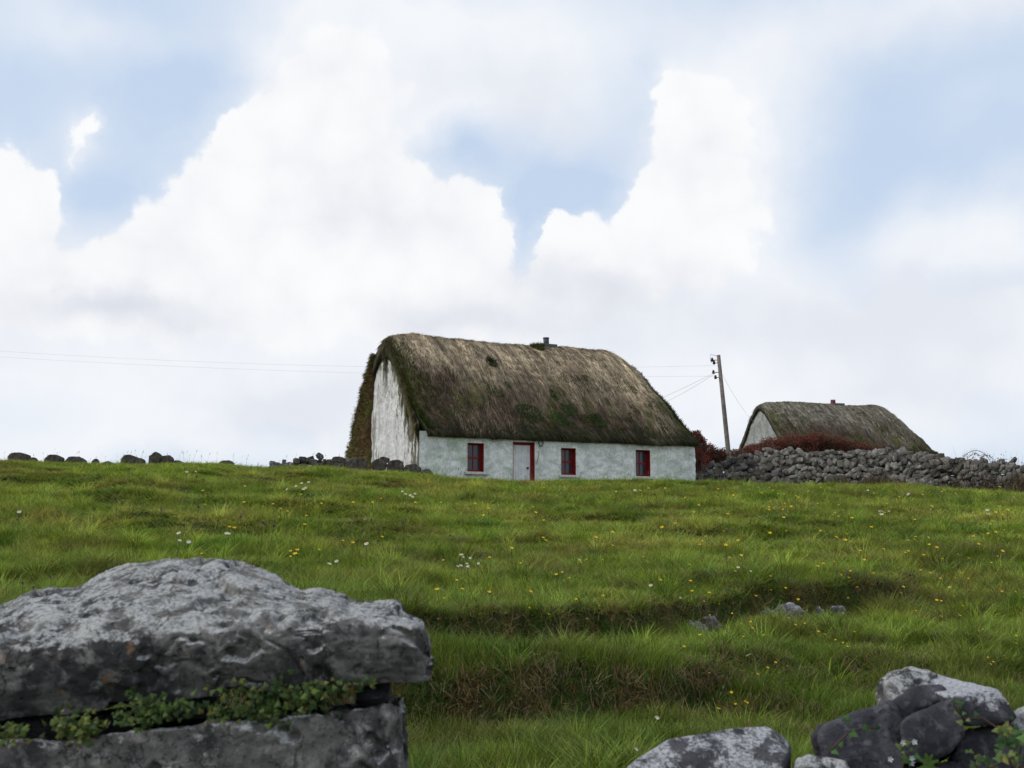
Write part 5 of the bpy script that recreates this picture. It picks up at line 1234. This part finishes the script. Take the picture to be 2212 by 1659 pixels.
# ------------------------------------------------------------------ flowers: each one a thing, heads above the turf
def disc_petals(m, c, r, n_, col, tilt, cup=.3, wd=.5):
    T = Matrix.Rotation(tilt[0], 3, 'X') @ Matrix.Rotation(tilt[1], 3, 'Y')
    for k in range(n_):
        a = 2 * math.pi * k / n_; ca, sa = math.cos(a), math.sin(a); q = math.pi / n_ * 1.15 * wd * 2
        pts = [Vector((0, 0, 0)), Vector((r * .7 * math.cos(a - q), r * .7 * math.sin(a - q), r * cup * .6)), Vector((r * ca, r * sa, r * cup)), Vector((r * .7 * math.cos(a + q), r * .7 * math.sin(a + q), r * cup * .6))]
        m.add([tuple(c + T @ p) for p in pts], [(0, 1, 2, 3)], col)
def flower_proto(name, kind):
    m = MB(); c = Vector((0, 0, 0)); st = MB()
    if kind == 'yellow':
        disc_petals(m, c, .014, 5, (.72, .50, .02), (R(25), R(10)), .45, .6)
        h_ = .16
    elif kind == 'white':
        disc_petals(m, c, .017, 12, (.62, .62, .60), (R(35), R(8)), .1, .4); disc_petals(m, c + Vector((0, -.002, .003)), .007, 6, (.7, .45, .03), (R(35), R(8)), .5, .7); h_ = .2
    else:
        for e in np.linspace(-.4, 1.2, 4): disc_petals(m, c + Vector((0, 0, e * .006)), .012 * math.cos(e * .8), 9, (.16, .06, .16), (0, 0), e + .2, .7)
        h_ = .24
    st.tube([(.01, .004, -h_), (.004, .002, -h_ * .5), (0, 0, -.001)], .0014, 4, (.06, .10, .02))
    return m, st, h_
def plant_flower(kind, cat, label, group, spots, size):
    name = {'yellow': 'buttercup', 'white': 'daisy', 'purple': 'knapweed'}[kind]
    mh, ms, h_ = flower_proto(name, kind); root0 = thing(name, label, cat, (0, 0, 0), 0, group)
    a = mh.build('petals', M_leaf, root0); b_ = ms.build('stem', M_leaf, root0); a.location = (0, 0, h_); b_.location = (0, 0, h_)
    first = True
    for (x, y, lb, gr) in spots:
        s = size * random.uniform(.8, 1.25); up = h_ * s
        hx_, hy_ = hit(x, y, up)
        if first: r_, pa, pc = root0, a, b_; first = False
        else:
            r_ = root0.copy(); C.objects.link(r_)
            for ch in (a, b_):
                c_ = ch.copy(); C.objects.link(c_); c_.parent = r_
        r_['label'] = lb; r_['group'] = gr
        r_.location = (hx_, hy_, gz1(hx_, hy_)); r_.scale = (s, s, s); r_.rotation_euler = (random.uniform(-.15, .15), random.uniform(-.15, .15), random.uniform(-.6, .6))
ORD = ['leftmost', 'second from left', 'third from left', 'fourth from left', 'fifth from left', 'sixth from left', 'seventh from left', 'eighth from left', 'ninth from left', 'tenth from left', 'eleventh from left', 'twelfth from left', 'thirteenth from left', 'fourteenth from left']
def region(x, y):
    v = 'high meadow' if y < 1100 else 'upper meadow' if y < 1160 else 'middle meadow' if y < 1230 else 'meadow above the upper bank' if y < 1300 else 'upper bank' if y < 1400 else 'terrace between the banks' if y < 1490 else 'lowest grass'
    cols_ = [(450, 'under the skyline stones'), (850, 'left of the gable'), (1060, 'below the left window'), (1190, 'below the door'), (1300, 'below the middle window'), (1500, 'below the right window'), (1700, 'below the pole'), (1950, 'below the red hedge'), (9999, 'below the right wall')]
    return v + ', ' + next(c for a, c in cols_ if x < a)
def label_flowers(lst, noun):
    d = {}
    for p in lst: d.setdefault(region(*p), []).append(p)
    out = []
    for r_, ps in d.items():
        for k, p in enumerate(sorted(ps)): out.append((p[0], p[1], noun + ', ' + r_ + ('' if len(ps) == 1 else ', ' + (ORD[k] if k <= (len(ps) - 1) // 2 or len(ps) < 5 else ORD[len(ps) - 1 - k].replace('left', 'right')))))
    return out
Y_L = [(622, 1192), (634, 1196), (642, 1189), (628, 1203), (648, 1196), (945, 1275), (952, 1278), (992, 1276), (1213, 1237), (1205, 1242), (1211, 1323), (1270, 1210), (1250, 1215), (1430, 1254), (1535, 1462), (1585, 1499), (1606, 1515), (1546, 1530), (1557, 1532), (1590, 1522), (1617, 1518),
    (1680, 1435), (1665, 1443), (1700, 1441), (1640, 1462), (2170, 1425), (2150, 1432), (2135, 1422), (2142, 1435), (2110, 1365), (2125, 1362), (2100, 1372), (2195, 1390), (1973, 1165), (1980, 1160), (1965, 1170), (2105, 1160), (2130, 1155), (2150, 1150), (2118, 1165), (1745, 1200), (2150, 1202), (1870, 1212), (1990, 1235), (2080, 1240), (1955, 1270), (2060, 1288),
    (490, 1140), (505, 1142), (1105, 1185), (1060, 1205), (960, 1212), (1130, 1218), (1170, 1165), (1325, 1150), (1385, 1060), (1395, 1055), (1810, 1385), (1822, 1392), (1830, 1400), (1718, 1350), (1500, 1290), (1620, 1345), (1600, 1350), (1480, 1405), (1060, 1280), (740, 1168), (760, 1172), (830, 1160), (1690, 1120), (1705, 1095), (1720, 1075), (1640, 1065), (1620, 1058), (1665, 1085), (2010, 1095), (1800, 1110), (1880, 1140)]
g = np.random.default_rng(12)
for k in range(215):
    x = g.uniform(430, 2210) if k < 120 else g.uniform(1480, 2210); y = 1050 + 330 * g.uniform(0, 1) ** 1.3
    if x < 930 and y > 1200: continue
    Y_L.append((x, y))
W_L = [(380, 1168), (390, 1154), (399, 1173), (478, 1151), (487, 1153), (1003, 1205), (1012, 1218), (1020, 1208), (998, 1223), (1034, 1218), (1006, 1198), (1014, 1226), (985, 1225), (717, 1218), (730, 1213), (1600, 1228), (1619, 1237), (1467, 1309), (1414, 1557), (1366, 1618), (1407, 1269), (1905, 1104), (1915, 1107), (1897, 1106), (1909, 1111), (2137, 1104), (2138, 1112), (870, 1063), (879, 1067), (888, 1070), (895, 1074), (893, 1068), (638, 1052), (655, 1054), (625, 1057), (660, 1057), (648, 1045), (662, 1041), (424, 1020), (400, 1021), (37, 1106), (1880, 1061), (1965, 1068), (1960, 1070), (1370, 1060), (1250, 1210), (790, 1175)]
P_L = [(280, 1015), (320, 1028), (300, 1035), (430, 1032), (435, 1038), (575, 1138), (580, 1132), (522, 1120), (345, 1105), (340, 1100), (560, 1132), (420, 1097), (685, 1120), (800, 1125), (870, 1135), (112, 1250), (78, 1272), (44, 1264), (730, 1280), (1190, 1320), (2090, 1280), (150, 1060), (250, 1085), (1830, 1250), (1810, 1240)]
far = lambda y: 1.75 if y < 1200 else 1.4 if y < 1300 else 1.05
for nm, lst, kind, cat, lbl in (('y', Y_L, 'yellow', 'flower', 'yellow buttercup'), ('w', W_L, 'white', 'flower', 'white daisy'), ('p', P_L, 'purple', 'flower', 'purple knapweed')):
    lab = label_flowers(lst, lbl)
    for lo, hi_, sz in ((0, 1200, 1.9), (1200, 1300, 1.35), (1300, 2000, 1.0)):
        sel = [(x, y, l_, '%s flowers in the meadow' % kind) for x, y, l_ in lab if lo <= y < hi_]
        if sel: plant_flower(kind, cat, lbl, '', sel, sz)

# tall grass stalks with seed heads, a dead curved stem, dock leaves
def stalks(n_, seed):
    g = np.random.default_rng(seed); x, y = [], []
    a, b_ = g.uniform(-.6, .6, n_), g.uniform(0, 1, n_); yv = np.where(b_ < .5, g.uniform(6, 18, n_), g.uniform(18, 31.5, n_)); x = a * yv
    k = ~house_mask(x, yv); x, yv = x[k], yv[k]; n_ = len(x); z = ground(x, yv)
    P = np.stack([x, yv, z], 1); D = unit(np.stack([g.normal(.05, .2, n_), g.normal(0, .15, n_), np.ones(n_)], 1)); nr = rnd_dir(n_) * [1, 1, .1]; L_ = g.uniform(.22, .48, n_)
    col = np.array([[.20, .17, .08]]) * g.uniform(.6, 1.3, (n_, 1)); V, Fa, Cc = quads(P, D, unit(np.cross(D, nr)), L_, np.clip(yv * .00022, .0025, .006), .12, nr, col, 4)
    hd = P + D * (L_ * .9)[:, None] + nr * (L_ * .1)[:, None]; V2, F2, C2 = quads(hd, unit(D + [0.15, 0, 0]), unit(np.cross(D, nr)), L_ * .16, np.clip(yv * .0006, .006, .014), 0, nr, col * [1.0, .8, .75], 1)
    tag(mesh_obj('seed_stalks', np.concatenate([V, V2]), np.concatenate([Fa, F2 + len(V)]), M_leaf, None, True, np.concatenate([Cc, C2])), 'thin pale grass stalks with seed heads above the turf', 'grass', None, 'stuff')
stalks(2600, 3)
def dead_grass():
    """brown grass hanging over the two bank edges"""
    g = np.random.default_rng(4); n_ = 150000; x = g.uniform(-2.5, 7.5, n_); y = g.uniform(8.2, 17.5, n_); sl = bank_info(x, y)
    p = np.stack([x, y, 0 * x], 1); k = (sl > .35) & (g.uniform(0, 1, n_) < .95 * sst(fbm(p, 1.6, 3, .5, 9.) + .12 * (y < 10.3), -.3, .1)); x, y, p = x[k], y[k], p[k]; n_ = len(x)
    P = np.stack([x, y - .05, ground(x, y) + g.uniform(.03, .14, n_)], 1); D = unit(np.stack([g.normal(0, .75, n_), -1.0 * np.ones(n_), g.normal(-.6, .55, n_)], 1)); nr = np.tile([0, -.6, .8], (n_, 1)).astype(float)
    c = np.array([[.17, .115, .062]]) * g.uniform(.3, 1.35, (n_, 1)) * (1 + .7 * fbm(p, 3.0, 3, .5, 55.))[:, None]; q = g.uniform(0, 1, n_) < .2; c[q] = np.array([.18, .15, .09]) * g.uniform(.6, 1.2, (q.sum(), 1)); q = g.uniform(0, 1, n_) < .15; c[q] = np.array([.14, .08, .015]) * g.uniform(.6, 1.2, (q.sum(), 1))
    V, Fa, Cc = quads(P, D, unit(np.cross(D, nr + rnd_dir(n_) * .3)), g.uniform(.05, .17, n_), .0045, -.35, nr, c, 3)
    tag(mesh_obj('dead_grass', V, Fa, M_leaf, None, True, Cc), 'brown dead grass hanging over the edges of the two banks', 'grass', None, 'stuff')
    # dark leafy herbs on the banks
    n_ = 80000; x = g.uniform(-2.5, 7.5, n_); y = g.uniform(8.2, 17.5, n_); sl = bank_info(x, y); p = np.stack([x, y, 0 * x], 1)
    k = (sl > .45) & (fbm(p, 1.3, 3, .5, 29.) > .02); x, y = x[k], y[k]; n_ = len(x); P = np.stack([x, y, ground(x, y) + g.uniform(.0, .12, n_)], 1); P[:, 1] -= g.uniform(0, .1, n_)
    V, Fa, Cc = leaf_mass(P, .028, np.array([[.050, .100, .022]]) * g.uniform(.5, 1.7, (n_, 1)), .6)
    tag(mesh_obj('bank_herbs', V, Fa, M_leaf, None, True, Cc), 'dark green leafy herbs clinging to the bank faces', 'herbs', None, 'stuff')
dead_grass()
def dock(x, y, label, n_, ln, seed):
    g = np.random.default_rng(seed); hx_, hy_ = hit(x, y); m = MB(); col = (.10, .17, .035)
    for k in range(n_):
        a = g.uniform(-.3, 3.4); d = Vector((math.cos(a), math.sin(a) * .5 - .3, g.uniform(.4, 1.1))).normalized(); s = d.cross(Vector((0, 0, 1))).normalized(); L_ = ln * g.uniform(.7, 1.2); v = []; f = []
        for j in range(7):
            t = j / 6; w_ = .22 * L_ * math.sin(min(1, t * 1.05) * math.pi) ** .6 * (1 if t > .15 else .15); c_ = d * L_ * t + Vector((0, 0, -.35 * L_ * t * t))
            v += [c_ - s * w_, c_ + Vector((0, 0, -.02 * t)), c_ + s * w_]
        for j in range(6): f += [(3 * j, 3 * j + 1, 3 * j + 4, 3 * j + 3), (3 * j + 1, 3 * j + 2, 3 * j + 5, 3 * j + 4)]
        m.add([tuple(q) for q in v], f, np.array(col) * g.uniform(.7, 1.3))
    tag(m.build('dock_plant', M_leaf, None, True, loc=(hx_, hy_, gz1(hx_, hy_))), label, 'plant')
dock(1040, 1610, 'broad-leaved dock plant in low grass right of the huge slab', 7, .16, 2)
dock(1000, 1635, 'pale dock leaves at the bottom edge beside the left wall block', 5, .14, 3)
dock(1045, 1315, 'bright narrow-leaved clump above the left end of the upper bank', 8, .20, 4)
dock(1495, 1345, 'small upright leafy clump on the lip of the upper bank', 5, .12, 5)
m = MB(); hx_, hy_ = hit(1650, 1497); hz = gz1(hx_, hy_)
pts = [at(1653, 1495, hy_), at(1640, 1470, hy_), at(1632, 1440, hy_ - .02), at(1630, 1420, hy_ - .04), at(1622, 1412, hy_ - .06), at(1612, 1418, hy_ - .07)]; p0 = Vector((hx_, hy_, hz))
m.tube([(0, 0, -.02)] + [tuple(p - p0) for p in pts], [.004, .004, .004, .0035, .003, .004, .008], 5); tag(m.build('dead_stem', plain('dry_stem', (.24, .19, .12), .9), None, True, loc=p0), 'pale dead stem with a drooping head on the right terrace', 'stem')
make_grass()
